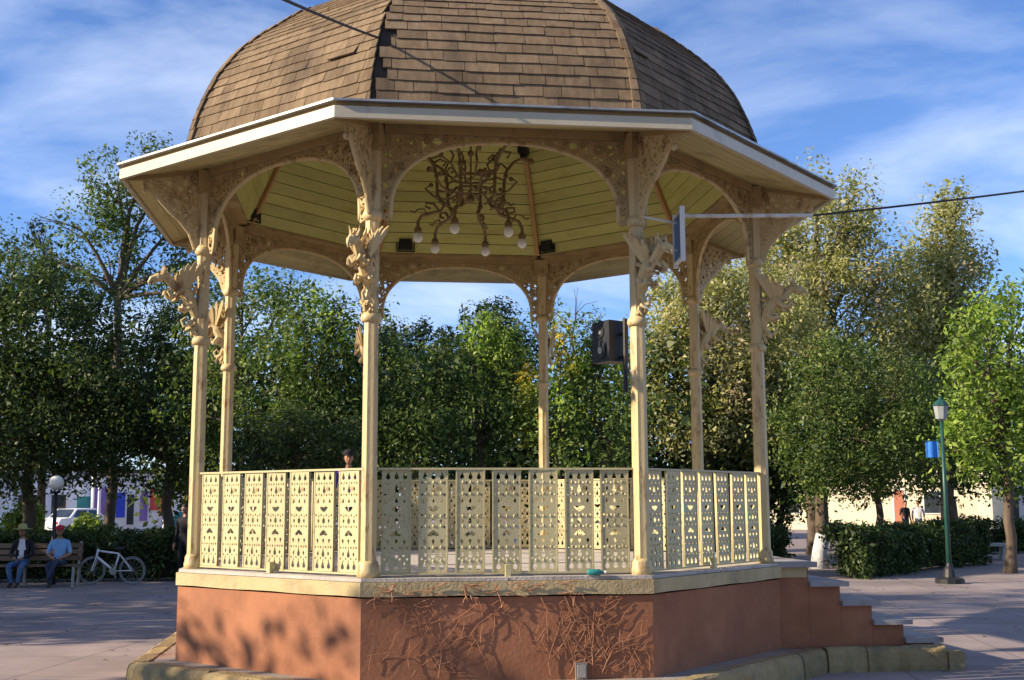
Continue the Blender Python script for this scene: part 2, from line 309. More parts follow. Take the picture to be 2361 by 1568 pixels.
def drop(cx, cz, rx, rz_, rot=0.0):
    base = [(0, 1.0), (0.38, 0.3), (0.8, -0.25), (0.75, -0.7), (0, -1.0), (-0.75, -0.7), (-0.8, -0.25), (-0.38, 0.3)]
    return [(cx + x*rx*math.cos(rot) - y*rz_*math.sin(rot), cz + x*rx*math.sin(rot) + y*rz_*math.cos(rot)) for x, y in base]

# ================================================================== GROUND
def ground_material():
    m, nt = new_mat('paving'); L = nt.links.new
    out = N(nt, 'ShaderNodeOutputMaterial'); b = N(nt, 'ShaderNodeBsdfPrincipled'); L(b.outputs[0], out.inputs[0])
    tc = N(nt, 'ShaderNodeTexCoord')
    mp = N(nt, 'ShaderNodeMapping'); L(tc.outputs['Object'], mp.inputs[0]); mp.inputs['Rotation'].default_value = (0, 0, R(7))
    br = N(nt, 'ShaderNodeTexBrick'); br.inputs['Scale'].default_value = 1.0; br.inputs['Brick Width'].default_value = 1.5; br.inputs['Row Height'].default_value = 1.5; br.offset = 0
    br.inputs['Mortar Size'].default_value = 0.012; br.inputs['Mortar Smooth'].default_value = 0.4
    br.inputs['Color1'].default_value = (0.27, 0.225, 0.225, 1); br.inputs['Color2'].default_value = (0.31, 0.255, 0.245, 1); br.inputs['Mortar'].default_value = (0.16, 0.13, 0.125, 1)
    L(mp.outputs[0], br.inputs['Vector'])
    n1 = N(nt, 'ShaderNodeTexNoise'); n1.inputs['Scale'].default_value = 0.55; n1.inputs['Detail'].default_value = 9; n1.inputs['Roughness'].default_value = 0.68; L(tc.outputs['Object'], n1.inputs['Vector'])
    r1 = N(nt, 'ShaderNodeMapRange'); r1.inputs[1].default_value = 0.33; r1.inputs[2].default_value = 0.7; r1.inputs[3].default_value = 0.66; r1.inputs[4].default_value = 1.18; L(n1.outputs['Fac'], r1.inputs[0])
    hv = N(nt, 'ShaderNodeHueSaturation'); L(br.outputs['Color'], hv.inputs['Color']); L(r1.outputs[0], hv.inputs['Value'])
    n2 = N(nt, 'ShaderNodeTexNoise'); n2.inputs['Scale'].default_value = 9; n2.inputs['Detail'].default_value = 6; L(tc.outputs['Object'], n2.inputs['Vector'])
    r2 = N(nt, 'ShaderNodeMapRange'); r2.inputs[1].default_value = 0.6; r2.inputs[2].default_value = 0.78; r2.inputs[4].default_value = 0.5; L(n2.outputs['Fac'], r2.inputs[0])
    m2 = N(nt, 'ShaderNodeMix', data_type='RGBA'); L(r2.outputs[0], m2.inputs[0]); L(hv.outputs[0], m2.inputs[6]); m2.inputs[7].default_value = (0.2, 0.165, 0.15, 1)
    L(m2.outputs[2], b.inputs['Base Color']); b.inputs['Roughness'].default_value = 0.82; b.inputs['Specular IOR Level'].default_value = 0.25
    nb = N(nt, 'ShaderNodeTexNoise'); nb.inputs['Scale'].default_value = 30; nb.inputs['Detail'].default_value = 6; L(tc.outputs['Object'], nb.inputs['Vector'])
    bp = N(nt, 'ShaderNodeBump'); bp.inputs['Strength'].default_value = 0.3; bp.inputs['Distance'].default_value = 0.01; L(nb.outputs['Fac'], bp.inputs['Height']); L(bp.outputs[0], b.inputs['Normal'])
    return m
g = MB(); S = 700
g.face([(-S, -S, GZ), (S, -S, GZ), (S, S, GZ), (-S, S, GZ)])
tag(g.build('plaza_ground', ground_material()), 'pinkish grey paved plaza floor', kind='structure')

# fallen leaves on the paving
def litter():
    rs = np.random.default_rng(3); n = 900; x = rs.uniform(-12, 14, n); y = rs.uniform(-4, 13, n); keep = np.hypot(x, y) > 4.1; x = x[keep]; y = y[keep]; mb = MB()
    for a, b in zip(x, y):
        an = rs.uniform(0, 6.28); l = rs.uniform(0.02, 0.05); ca, sa = math.cos(an)*l, math.sin(an)*l; z = GZ + 0.006
        mb.face([(a-ca, b-sa, z), (a+sa*0.5, b-ca*0.5, z+rs.uniform(0, 0.012)), (a+ca, b+sa, z+rs.uniform(0, 0.015)), (a-sa*0.5, b+ca*0.5, z+rs.uniform(0, 0.012))])
    return mb.build('fallen_leaves', leaf_mat('fallen_leaf', (0.10, 0.06, 0.03), (0.17, 0.11, 0.05), (0.26, 0.19, 0.08), 0.1))
tag(litter(), 'dry fallen leaves scattered over the plaza paving', kind='stuff')

# ================================================================== BANDSTAND
stand = empty('bandstand', (0, 0, GZ))
tag(stand, 'octagonal cream iron bandstand with brown shingled dome on a terracotta base', 'bandstand')
def P(o):                                  # part of the bandstand modelled in world coordinates
    o.parent = stand; o.location.z -= GZ; return o
C8 = math.cos(math.pi/8)
Rc, Rb, Rl = 3.15, 3.30, 3.76              # column ring, base wall, ledge
nD = Vector((math.cos(ROT), math.sin(ROT), 0)); tD = Vector((-math.sin(ROT), math.cos(ROT), 0))    # stair face outward / along

def ring_prism(mb, r0, r1, z0, z1, faces=range(8)):
    for i in faces:
        j = (i+1) % 8
        a0, b0, a1, b1 = octv(i, r0), octv(j, r0), octv(i, r1), octv(j, r1)
        zz = lambda p, z: (p.x, p.y, z)
        mb.hexa([zz(a0, z0), zz(a1, z0), zz(b1, z0), zz(b0, z0), zz(a0, z1), zz(a1, z1), zz(b1, z1), zz(b0, z1)])
# base wall, band, floor
wall = MB()
zs = [GZ, -0.62, -0.17]
for i in range(8):
    j = (i+1) % 8
    n_ = 14
    for k in range(n_):
        for (z0, z1) in zip(zs[:-1], zs[1:]):
            a = octv(i, Rb).lerp(octv(j, Rb), k/n_); b = octv(i, Rb).lerp(octv(j, Rb), (k+1)/n_)
            wall.face([(a.x, a.y, z0), (b.x, b.y, z0), (b.x, b.y, z1), (a.x, a.y, z1)])
wall.face([tuple(octv(i, Rb, -0.17)) for i in range(8)])
P(wall.build('base_wall', M['terracotta']))
for i in range(8):
    j = (i+1) % 8
    # the cream band: one length per face, a little uneven along its lower edge
    mb = MB(); n_ = 9; r0, r1 = Rb-0.2, Rb+0.022
    for k in range(n_):
        a = octv(i, r1).lerp(octv(j, r1), k/n_); b = octv(i, r1).lerp(octv(j, r1), (k+1)/n_); c_ = octv(i, r0).lerp(octv(j, r0), k/n_); d_ = octv(i, r0).lerp(octv(j, r0), (k+1)/n_)
        za = -0.155 + 0.004*math.sin(i*3+k*1.7); zb = -0.155 + 0.004*math.sin(i*3+(k+1)*1.7)
        mb.hexa([(c_.x, c_.y, za), (a.x, a.y, za), (b.x, b.y, zb), (d_.x, d_.y, zb), (c_.x, c_.y, -0.036), (a.x, a.y, -0.036), (b.x, b.y, -0.036), (d_.x, d_.y, -0.036)])
    P(mb.build('base_band', M['band']))
    # stone edging of the floor, two stones a side
    for h in range(2):
        mb = MB(); r0, r1 = 2.86, Rb-0.005+0.008*((i+h) % 2); t0, t1 = (0.0, 0.498) if h == 0 else (0.502, 1.0)
        z1 = -0.002*((i*2+h) % 3); z0 = -0.032
        q = [octv(i, r0).lerp(octv(j, r0), t0), octv(i, r1).lerp(octv(j, r1), t0), octv(i, r1).lerp(octv(j, r1), t1), octv(i, r0).lerp(octv(j, r0), t1)]
        mb.hexa([(p.x, p.y, z0) for p in q] + [(p.x, p.y, z1) for p in q])
        P(mb.build('edge_stone', M['stone']))
mb = MB(); mb.hexa([(0, 0, 0)]*8); mb.v = []; mb.f = []; mb.m = []
fl = [tuple(octv(i, 2.855, -0.006)) for i in range(8)]
mb.face(fl)
P(mb.build('floor_slab', M['stone']))
# ledge and its kerb stones
LZ = -0.86
mb = MB(); ring_prism(mb, Rb-0.1, Rl-0.17, GZ-0.1, LZ-0.012, [0, 1, 2, 4, 5, 6, 7])
P(mb.build('ledge', M['ledge']))
kerb = None
def kerb_stone(a, b, inward, depth=0.2):
    """rounded kerb block from a to b"""
    mb = MB(); a = Vector(a); b = Vector(b); inw = Vector(inward)
    prof = [(0.0, GZ-0.05), (0.0-0.01, GZ+0.06), (0.004, LZ-0.06), (0.022, LZ-0.02), (0.06, LZ+random.uniform(-0.004, 0.006)), (depth, LZ+random.uniform(-0.006, 0.003))]
    nseg = 5; rows = []
    for k in range(nseg+1):
        p = a.lerp(b, k/nseg); w = 0.012*math.sin(k*2.1 + a.x*3) + random.uniform(-0.006, 0.006)
        rows.append([p + inw*(d + w*(1 if d < depth else 0)) + Vector((0, 0, z + random.uniform(-0.006, 0.006))) for d, z in prof])
    for k in range(nseg):
        for q in range(len(prof)-1): mb.face([rows[k][q], rows[k+1][q], rows[k+1][q+1], rows[k][q+1]])
    mb.face(rows[0]); mb.face(list(reversed(rows[-1])))
    return P(mb.build('kerb_stone', M['kerb']))
for i in [0, 1, 2, 4, 5, 6, 7]:
    j = (i+1) % 8; a, b = octv(i, Rl), octv(j, Rl); mid = (a+b)/2; inw = -mid.normalized(); n_ = 5
    for k in range(n_): kerb_stone(a.lerp(b, (k+0.004)/n_), a.lerp(b, (k+0.996)/n_), inw)
# kerb in front of and behind the stair flank
D0 = octv(3, Rl); F0 = octv(4, Rl)
for side, p0 in ((-1, D0), (1, F0)):
    e = p0 + nD*1.28
    for k in range(3): kerb_stone(p0.lerp(e, (k+0.004)/3), p0.lerp(e, (k+0.996)/3), tD*(-side), 0.16)
    mb = MB(); c = e + nD*0.09 + tD*(-side)*0.06
    mb.box((c.x, c.y, GZ+0.095), (0.17, 0.2, 0.19), ROT); P(mb.build('kerb_stone', M['kerb']))

# stairs on the right-hand face
Dv, Fv = octv(3, Rb), octv(4, Rb)
apo = Rb*C8; stair = P(empty('staircase')); s_y0 = Dv.dot(tD) + 0.05; s_y1 = Fv.dot(tD) - 0.05
stp = [(apo, 3.38, -0.0), (3.38, 3.72, -0.2), (3.72, 4.06, -0.4), (4.06, 4.40, -0.6), (4.40, 4.73, -0.79), (4.73, 4.99, -0.97)]
fm = MB()
def sp_(s, t, z): q = nD*s + tD*t; return (q.x, q.y, z)
def sbox(mb, s0, s1, t0, t1, z0, z1):
    mb.hexa([sp_(s0, t0, z0), sp_(s1, t0, z0), sp_(s1, t1, z0), sp_(s0, t1, z0), sp_(s0, t0, z1), sp_(s1, t0, z1), sp_(s1, t1, z1), sp_(s0, t1, z1)])
for k, (s0, s1, z) in enumerate(stp):
    fm = MB(); sbox(fm, s0+0.002, s1, s_y0, s_y1, GZ-0.02, z-0.052)
    fm.build('stair_flank', M['terracotta'], stair)
    tr = MB(); sbox(tr, s0-0.0 if k else apo-0.15, s1+0.08, s_y0-0.06, s_y1+0.06, z-0.05, z+(0.004 if k == 0 else 0)); tr.build('tread', M['tread'], stair)
cb = MB(); sbox(cb, apo+0.03, 3.36, s_y0-0.012, s_y0, -0.155, -0.055); cb.build('landing_band', M['band'], stair)

# columns
def column_parts():
    shaft = MB(); prof = []
    zb = [(0.074, 0.0), (0.073, 1.1), (0.070, 2.1), (0.067, 2.16), (0.067, 3.2), (0.072, 3.24), (0.085, 3.9), (0.095, 4.0)]
    # eight-sided shaft with alternating flats
    b = 0
    n = 16
    for r, z in zb:
        for k in range(n):
            a = 2*math.pi*k/n; rr = r*(1.0 if k % 2 == 0 else 0.90); shaft.v.append((rr*math.cos(a), rr*math.sin(a), z))
    for i in range(len(zb)-1):
        for k in range(n): shaft.f.append((i*n+k, i*n+(k+1) % n, (i+1)*n+(k+1) % n, (i+1)*n+k)); shaft.m.append(0)
    foot = MB(); foot.lathe((0, 0, 0), [(0.098, 0.0), (0.1, 0.05), (0.092, 0.07), (0.09, 0.11), (0.076, 0.14)], 16)
    c1 = MB(); c1.lathe((0, 0, 2.22), [(0.074, 0), (0.092, 0.015), (0.096, 0.04), (0.09, 0.06), (0.074, 0.085)], 16)
    c2 = MB(); c2.lathe((0, 0, 3.14), [(0.072, 0), (0.09, 0.03), (0.094, 0.05), (0.088, 0.07), (0.074, 0.1)], 16)
    cp_ = MB(); cp_.box((0, 0, 3.92), (0.2, 0.2, 0.2)); cp_.box((0, 0, 3.80), (0.17, 0.17, 0.04))
    return shaft, foot, c1, c2, cp_
col_src = None
for i in range(8):
    p = octv(i, Rc); a = octang(i)
    if col_src is None:
        sh, ft, c1, c2, cp_ = column_parts()
        o = P(sh.build('column', M['cream'])); kids = [ft.build('base_moulding', M['cream'], o, True), c1.build('collar', M['cream'], o, True), c2.build('collar', M['cream'], o, True), cp_.build('capital', M['filigree'], o)]
        col_src = (o, kids)
        o.location = (p.x, p.y, -GZ); o.rotation_euler = (0, 0, a)
    else:
        c = share(col_src[0], stand, (p.x, p.y, -GZ), a)
        for k in col_src[1]: share(k, c)

# ---- spandrel filigree arches + beams
Lh = Rc*math.sin(math.pi/8) - 0.07
def arch_pt(t):  # t 0..1 from left spring to right spring
    a = math.pi*(1-t); s = 1.045*math.copysign(abs(math.cos(a))**0.86, math.cos(a)); z = 3.24 + 0.665*abs(math.sin(a))**0.86
    return s, z
outer = [(-Lh, 3.955), (-Lh, 3.17), (-1.06, 3.14), (-1.045, 3.2)] + [arch_pt(k/36) for k in range(37)] + [(1.045, 3.2), (1.06, 3.14), (Lh, 3.17), (Lh, 3.955)]
def seg_dist(px, pz, poly):
    p = np.array(poly); q = np.roll(p, -1, axis=0); d = q-p; w = np.array([px, pz])-p
    t = np.clip((w*d).sum(1)/np.maximum((d*d).sum(1), 1e-12), 0, 1); e = w - d*t[:, None]
    return float(np.sqrt((e*e).sum(1)).min())
def inside(px, pz, poly):
    c = False; n = len(poly); j = n-1
    for i in range(n):
        xi, zi = poly[i]; xj, zj = poly[j]
        if (zi > pz) != (zj > pz) and px < (xj-xi)*(pz-zi)/(zj-zi)+xi: c = not c
        j = i
    return c
def lace_holes(poly, box, rmax, rmin, web, tries, sym=False):
    holes = []; cs = []
    for _ in range(tries):
        x = random.uniform(box[0], box[1]); z = random.uniform(box[2], box[3])
        if sym and x < 0.02: continue
        if not inside(x, z, poly): continue
        d = seg_dist(x, z, poly) - web*1.3
        for (cx, cz, cr) in cs:
            d = min(d, math.hypot(x-cx, z-cz) - cr - web)
            if d < rmin: break
        if sym: d = min(d, x-web*0.6)
        if d < rmin: continue
        r = min(d, rmax*random.uniform(0.6, 1)); cs.append((x, z, r))
        rot = random.uniform(0, math.pi*2); kind = random.random()
        h = drop(x, z, r*0.85, r, rot) if kind < 0.6 else ellipse(x, z, r, r*0.75, 8, rot)
        holes.append(h)
        if sym: holes.append([(-px, pz) for px, pz in reversed(h)])
    return holes
sp_holes = lace_holes(outer, (0, Lh, 3.14, 3.955), 0.05, 0.010, 0.009, 5000, True)
sp_src = None
for i in range(8):
    j = (i+1) % 8; mid = (octv(i, Rc)+octv(j, Rc))/2; a = octang(i)+R(22.5)
    if sp_src is None:
        o = P(curve_plate('spandrel_arch', [outer], sp_holes, 0.03, M['filigree']))
        rim = MB(); rim.tube([(s, 0, z) for s, z in [(-1.045, 3.17)] + [arch_pt(k/40) for k in range(41)] + [(1.045, 3.17)]], 0.021, 8); r_ = rim.build('arch_rim', M['cream'], o, True)
        # scroll work proud of the plate: spirals that fill the corners
        sc = MB()
        def spiral(cx, cz, r, turns, dirn, ph):
            pts = []
            for q in range(int(14*turns)+1):
                t = q/14; rr = r*(1-0.8*t/turns); an = ph + dirn*2*math.pi*t; pts.append((cx+rr*math.cos(an), 0, cz+rr*math.sin(an)))
            for sgn in (1, -1):
                sc.tube([(sgn*x, y-0.017, z) for x, y, z in pts], 0.0085, 5); sc.tube([(sgn*x, y+0.017, z) for x, y, z in pts], 0.0085, 5)
        for (cx, cz, r, dr, ph) in [(1.02, 3.78, 0.1, 1, 0), (0.86, 3.87, 0.065, -1, 2), (1.07, 3.56, 0.055, -1, 1), (0.72, 3.905, 0.04, 1, 0), (1.09, 3.40, 0.035, 1, 2), (0.95, 3.66, 0.045, 1, 4), (0.55, 3.925, 0.024, 1, 1), (1.085, 3.28, 0.025, -1, 0), (1.08, 3.9, 0.04, -1, 3), (0.4, 3.93, 0.018, -1, 1)]: spiral(cx, cz, r, 1.8, dr, ph)
        s_o = sc.build('scroll_relief', M['beam'], o); s_o['kind'] = 'stuff'
        sp_src = (o, [r_, s_o]); o.location = (mid.x, mid.y, -GZ); o.rotation_euler = (0, 0, a+math.pi/2)
    else:
        c = share(sp_src[0], stand, (mid.x, mid.y, -GZ), a+math.pi/2)
        for k in sp_src[1]: share(k, c)
    bm_ = MB(); d = (octv(j, Rc)-octv(i, Rc)).normalized(); aa = octv(i, Rc)+d*0.10; bb = octv(j, Rc)-d*0.10
    bm_.bar((aa.x, aa.y, 4.01), (bb.x, bb.y, 4.01), 0.10, 0.105); P(bm_.build('ring_beam', M['beam']))
    bm_ = MB(); aa = octv(i, 3.02); bb = octv(j, 3.02); d = (bb-aa).normalized(); aa += d*0.06; bb -= d*0.06
    bm_.bar((aa.x, aa.y, 4.035), (bb.x, bb.y, 4.035), 0.14, 0.03); P(bm_.build('cornice_shelf', M['beam']))

# ---- eave brackets (lace) and griffins
eb = [(0.06, 3.99), (0.06, 3.18), (0.10, 3.20), (0.16, 3.36), (0.26, 3.48), (0.36, 3.56), (0.46, 3.66), (0.54, 3.76), (0.62, 3.80), (0.62, 3.86), (0.56, 3.90)]
eb_holes = lace_holes(eb, (0.06, 0.62, 3.18, 3.99), 0.04, 0.011, 0.012, 1500)
src = None
for i in range(8):
    p = octv(i, Rc); a = octang(i)
    if src is None:
        o = P(curve_plate('eave_bracket', [eb], eb_holes, 0.035, M['cream']))
        k1 = MB(); k1.tube([(x, 0, z) for x, z in eb[1:10]], 0.016, 6)
        for (cx, cz, r, dr) in [(0.2, 3.7, 0.085, 1), (0.36, 3.74, 0.06, -1), (0.14, 3.5, 0.05, 1), (0.47, 3.79, 0.035, 1), (0.12, 3.88, 0.04, -1)]:
            for y in (-0.02, 0.02): k1.tube([(cx+r*(1-0.45*q/14)*math.cos(dr*q*0.9), y, cz+r*(1-0.45*q/14)*math.sin(dr*q*0.9)) for q in range(15)], 0.011, 5)
        kk = k1.build('scroll_relief', M['cream'], o); kk['kind'] = 'stuff'; k2 = MB(); k2.ball((0.6, 0, 3.75), 0.035, 8, 6); k2.tube([(0.6, 0, 3.77), (0.6, 0, 3.84)], 0.012, 6); kp = k2.build('pendant_knob', M['cream'], o, True)
        src = (o, [kk, kp]); o.location = (p.x, p.y, -GZ); o.rotation_euler = (0, 0, a)
    else:
        c = share(src[0], stand, (p.x, p.y, -GZ), a)
        for k in src[1]: share(k, c)
def feather_wing(pts, y0, tilt, thick):
    pass
def griffin():
    b = MB()
    # long body rising out from the column, arched neck, beaked head looking out and down
    b.tube([(0.06, 0, 2.30), (0.10, 0, 2.40), (0.15, 0, 2.52), (0.22, 0, 2.64), (0.31, 0, 2.72), (0.39, 0, 2.74)], [0.03, 0.055, 0.075, 0.085, 0.075, 0.055], 10)
    b.tube([(0.37, 0, 2.73), (0.43, 0, 2.80), (0.49, 0, 2.85), (0.55, 0, 2.84)], [0.058, 0.052, 0.05, 0.05], 9)
    b.ball((0.57, 0, 2.83), 0.062, 9, 7, (1.15, 0.85, 0.95))
    b.tube([(0.60, 0, 2.83), (0.66, 0, 2.81), (0.69, 0, 2.76), (0.685, 0, 2.72)], [0.042, 0.032, 0.018, 0.005], 7)       # beak
    b.tube([(0.60, 0, 2.78), (0.65, 0, 2.745)], [0.025, 0.008], 6)
    for s in (-1, 1):
        b.tube([(0.53, 0.03*s, 2.87), (0.50, 0.05*s, 2.95), (0.52, 0.06*s, 3.0)], [0.025, 0.016, 0.004], 6)             # ears
        b.tube([(0.30, 0.06*s, 2.68), (0.37, 0.10*s, 2.60), (0.44, 0.09*s, 2.60), (0.47, 0.08*s, 2.65), (0.43, 0.08*s, 2.68), (0.41, 0.08*s, 2.65)], [0.04, 0.03, 0.024, 0.018, 0.013, 0.005], 7)   # curled fore leg
        b.tube([(0.16, 0.06*s, 2.52), (0.22, 0.09*s, 2.44), (0.28, 0.08*s, 2.46), (0.28, 0.07*s, 2.51), (0.25, 0.07*s, 2.50)], [0.045, 0.034, 0.022, 0.014, 0.005], 7)
    b.tube([(0.10, 0, 2.38), (0.16, 0, 2.26), (0.24, 0, 2.24), (0.27, 0, 2.31), (0.22, 0, 2.35), (0.19, 0, 2.31)], [0.035, 0.028, 0.022, 0.018, 0.014, 0.006], 7)  # tail scroll
    for q in range(5):                                                        # crest along the neck
        x = 0.36+0.045*q; z = 2.80+0.03*q if q < 4 else 2.90
        b.tube([(x, 0, z), (x-0.035, 0, z+0.075)], [0.022, 0.003], 5)
    b.tube([(0.07, 0, 2.56), (0.2, 0, 2.63)], 0.02, 6); b.tube([(0.07, 0, 2.74), (0.33, 0, 2.74)], 0.015, 6)
    w = MB()
    for s in (-1, 1):                                                         # wings: overlapping feathers fanned up and out
        for q in range(5):
            t = q/4; ang = R(120 - 50*t); ln = 0.44 - 0.26*t; root = Vector((0.22+0.10*t, 0.055*s, 2.72))
            d = Vector((math.cos(ang)*0.92, s*(0.30+0.1*t), math.sin(ang))).normalized(); sd = d.cross(Vector((0, s, 0.2))).normalized(); nn = d.cross(sd)
            wd = 0.034; pts = [root - sd*0.018, root + d*ln*0.55 - sd*wd, root + d*ln*0.85 - sd*wd*0.7, root + d*ln, root + d*ln*0.85 + sd*wd*0.7, root + d*ln*0.55 + sd*wd, root + sd*0.018]
            th = nn*0.009; n_ = len(pts); base = len(w.v); off = nn*0.006*(q % 2)
            w.v += [tuple(p+th+off) for p in pts] + [tuple(p-th+off) for p in pts]
            w.f.append(tuple(base+k for k in range(n_))); w.f.append(tuple(base+n_+k for k in reversed(range(n_)))); w.m += [0, 0]
            for k in range(n_): w.f.append((base+k, base+n_+k, base+n_+(k+1) % n_, base+(k+1) % n_)); w.m.append(0)
    lf = MB()
    for (x, z, an, ln) in [(0.34, 2.80, 140, 0.16), (0.28, 2.78, 120, 0.18), (0.44, 2.70, -50, 0.12), (0.2, 2.5, -20, 0.13), (0.16, 2.68, 150, 0.12), (0.10, 2.24, -70, 0.13), (0.09, 2.20, -100, 0.12), (0.13, 2.26, -40, 0.12), (0.30, 2.60, -30, 0.12), (0.1, 2.86, 60, 0.16), (0.09, 2.9, 80, 0.18), (0.13, 2.84, 35, 0.15)]:
        a_ = R(an); d = Vector((math.cos(a_), 0, math.sin(a_))); [lf.tube([Vector((x, 0.03*e, z)), Vector((x, 0.05*e, z))+d*ln*0.5, Vector((x, 0.02*e, z))+d*ln], [0.010, 0.026, 0.002], 4) for e in (-1, 1)]
    return b, w, lf
src = None
for i in range(8):
    p = octv(i, Rc-0.02); a = octang(i)
    if src is None:
        b, w, lf = griffin(); 
        for q in (b, w, lf): q.v = [(0.05+(x-0.05)*0.80, y*0.85, 2.72+(z-2.66)*0.80) for x, y, z in q.v]
        o = P(b.build('griffin_bracket', M['cream'], None, False)); ks = [w.build('wing', M['cream'], o), tag(lf.build('acanthus_leaf', M['cream'], o), kind='stuff')]
        src = (o, ks); o.location = (p.x, p.y, -GZ+0.02); o.rotation_euler = (0, 0, a)
    else:
        c = share(src[0], stand, (p.x, p.y, -GZ+0.02), a)
        for k in src[1]: share(k, c)

# ---- railings
PW, PH = 0.258, 0.885
def panel_holes():
    h = []
    def rowdots(z, r, n=3, sx=0.074, fl=False):
        for k in range(n): h.append(drop((k-(n-1)/2)*sx, z, r*0.75, r*1.15, math.pi if fl else 0))
    rowdots(PH-0.048, 0.031); h.append(drop(0, PH-0.16, 0.023, 0.044)); rowdots(PH-0.262, 0.021)
    h.append([(-0.052, PH-0.322), (-0.028, PH-0.312), (0, PH-0.322), (0.028, PH-0.312), (0.052, PH-0.322), (0.034, PH-0.345), (0, PH-0.368), (-0.034, PH-0.345)])
    h.append(ellipse(0, PH/2, 0.019, 0.026, 8))
    h.append([(-0.052, 0.318), (-0.034, 0.342), (0, 0.366), (0.034, 0.342), (0.052, 0.318), (0.028, 0.310), (0, 0.320), (-0.028, 0.310)][::-1])
    rowdots(0.262, 0.022, fl=True); h.append(drop(0, 0.165, 0.023, 0.044)); rowdots(0.058, 0.034)
    for z in (PH-0.16, PH/2, 0.155):
        for s in (-1, 1): h.append(ellipse(0.066*s, z, 0.013, 0.019, 6))
    for z in (0.116, 0.212, 0.392, 0.494, 0.672, 0.776):
        for x in (-0.098, -0.033, 0.033, 0.098): h.append(ellipse(x, z, 0.0095, 0.011, 6))
    return h
hole_set = panel_holes()
scal = []
for k in range(17): scal.append((-PW/2 + PW*k/16, 0.0))
rect = [(-PW/2, 0), (PW/2, 0), (PW/2, PH), (-PW/2, PH)]
psrc = None
for i in [0, 1, 2, 4, 5, 6, 7]:
    j = (i+1) % 8; mid = (octv(i, Rc)+octv(j, Rc))/2; a = octang(i)+R(22.5); rz = a+math.pi/2
    rail = empty('railing', (mid.x, mid.y, -GZ), rz); rail.parent = stand
    span = Rc*math.sin(math.pi/8) - 0.075
    t = MB(); t.bar((-span, 0, 0.93), (span, 0, 0.93), 0.045, 0.018); t.build('top_rail', M['cream_rail'], rail)
    t = MB(); t.bar((-span, 0, 0.024), (span, 0, 0.024), 0.03, 0.014); t.build('bottom_rail', M['cream_rail'], rail)
    t = MB(); t.box((0.0, -0.06, 0.05), (0.045, 0.05, 0.10)); t.build('rail_foot', M['cream_rail'], rail)
    n_ = 7; pitch = 2*span/n_
    for k in range(n_):
        x = -span + pitch*(k+0.5)
        if psrc is None:
            psrc = curve_plate('railing_panel', [rect], hole_set, 0.016, M['cream_rail'], rail)
            bd = MB()
            for s in (-1, 1): bd.bar((s*(PW/2-0.007), -0.009, 0), (s*(PW/2-0.007), -0.009, PH), 0.012, 0.006, (0, 1, 0)); bd.bar((s*(PW/2-0.007), 0.009, 0), (s*(PW/2-0.007), 0.009, PH), 0.012, 0.006, (0, 1, 0))
            for zz in (0.10, 0.215, 0.40, 0.485, 0.68, 0.78):
                for xx in (-0.066, 0.0, 0.066):
                    for yy in (-1, 1): bd.lathe((xx, 0, 0), [(0.001, 0)], 3) if False else bd.hexa([(xx-0.013, yy*0.0079, zz), (xx, yy*0.0079, zz-0.016), (xx+0.013, yy*0.0079, zz), (xx, yy*0.0079, zz+0.016), (xx-0.005, yy*0.014, zz), (xx, yy*0.014, zz-0.006), (xx+0.005, yy*0.014, zz), (xx, yy*0.014, zz+0.006)])
            bdo = bd.build('moulding', M['cream_rail'], psrc)
            # panel is thing > railing > panel; its moulding joins it
            me = psrc.data; base = len(me.vertices)
            import bmesh
            bmm = bmesh.new(); bmm.from_mesh(me); bmm.from_mesh(bdo.data); bmm.to_mesh(me); bmm.free(); bpy.data.objects.remove(bdo)
            pan = psrc
        else:
            pan = share(psrc, rail)
        pan.location = (x, random.uniform(-0.004, 0.004), 0.034); pan.rotation_euler = (random.uniform(-0.01, 0.01), random.uniform(-0.006, 0.006), random.uniform(-0.03, 0.03))

# ---- eave: fascia, zinc edge, soffit boards, roof skirt
Re = 4.016
for i in range(8):
    j = (i+1) % 8
    def ringhex(r0, r1, z00, z01, z10, z11, g=0.0):
        a0, b0, a1, b1 = octv(i, r0), octv(j, r0), octv(i, r1), octv(j, r1)
        if g:
            d = (b0-a0).normalized(); a0 += d*g; b0 -= d*g; a1 += d*g; b1 -= d*g
        return [(a0.x, a0.y, z00), (a1.x, a1.y, z10), (b1.x, b1.y, z10), (b0.x, b0.y, z00), (a0.x, a0.y, z01), (a1.x, a1.y, z11), (b1.x, b1.y, z11), (b0.x, b0.y, z01)]
    f1 = MB(); f1.hexa(ringhex(Re-0.045, Re, 3.835, 3.935, 3.835, 3.935)); P(f1.build('fascia_board', M['fascia']))
    f1 = MB(); f1.hexa(ringhex(Re-0.075, Re-0.03, 3.937, 3.972, 3.937, 3.972)); P(f1.build('fascia_recess', M['beam']))
    f1 = MB(); f1.hexa(ringhex(Re-0.10, Re+0.03, 3.974, 3.996, 3.974, 3.992)); P(f1.build('zinc_edge', M['zinc']))
    f1 = MB(); f1.hexa(ringhex(3.12, Re-0.09, 4.09, 4.145, 3.975, 4.010)); P(f1.build('skirt_roof', M['zinc']))
    nb = 6
    for k in range(nb):
        r0 = 3.12 + (Re-0.05-3.12)*k/nb; r1 = 3.12 + (Re-0.05-3.12)*(k+0.955)/nb
        z0 = 4.055 - 0.19*(k/nb); z1 = 4.055 - 0.19*((k+0.955)/nb)
        f1 = MB(); f1.hexa(ringhex(r0, r1, z0, z0+0.02, z1, z1+0.02)); P(f1.build('soffit_board', M['soffit']))
    # hip rib under the soffit
    a0, a1 = octv(i, 3.2), octv(i, Re-0.06); f1 = MB(); f1.bar((a0.x, a0.y, 4.015), (a1.x, a1.y, 3.845), 0.05, 0.05); P(f1.build('soffit_rib', M['beam']))

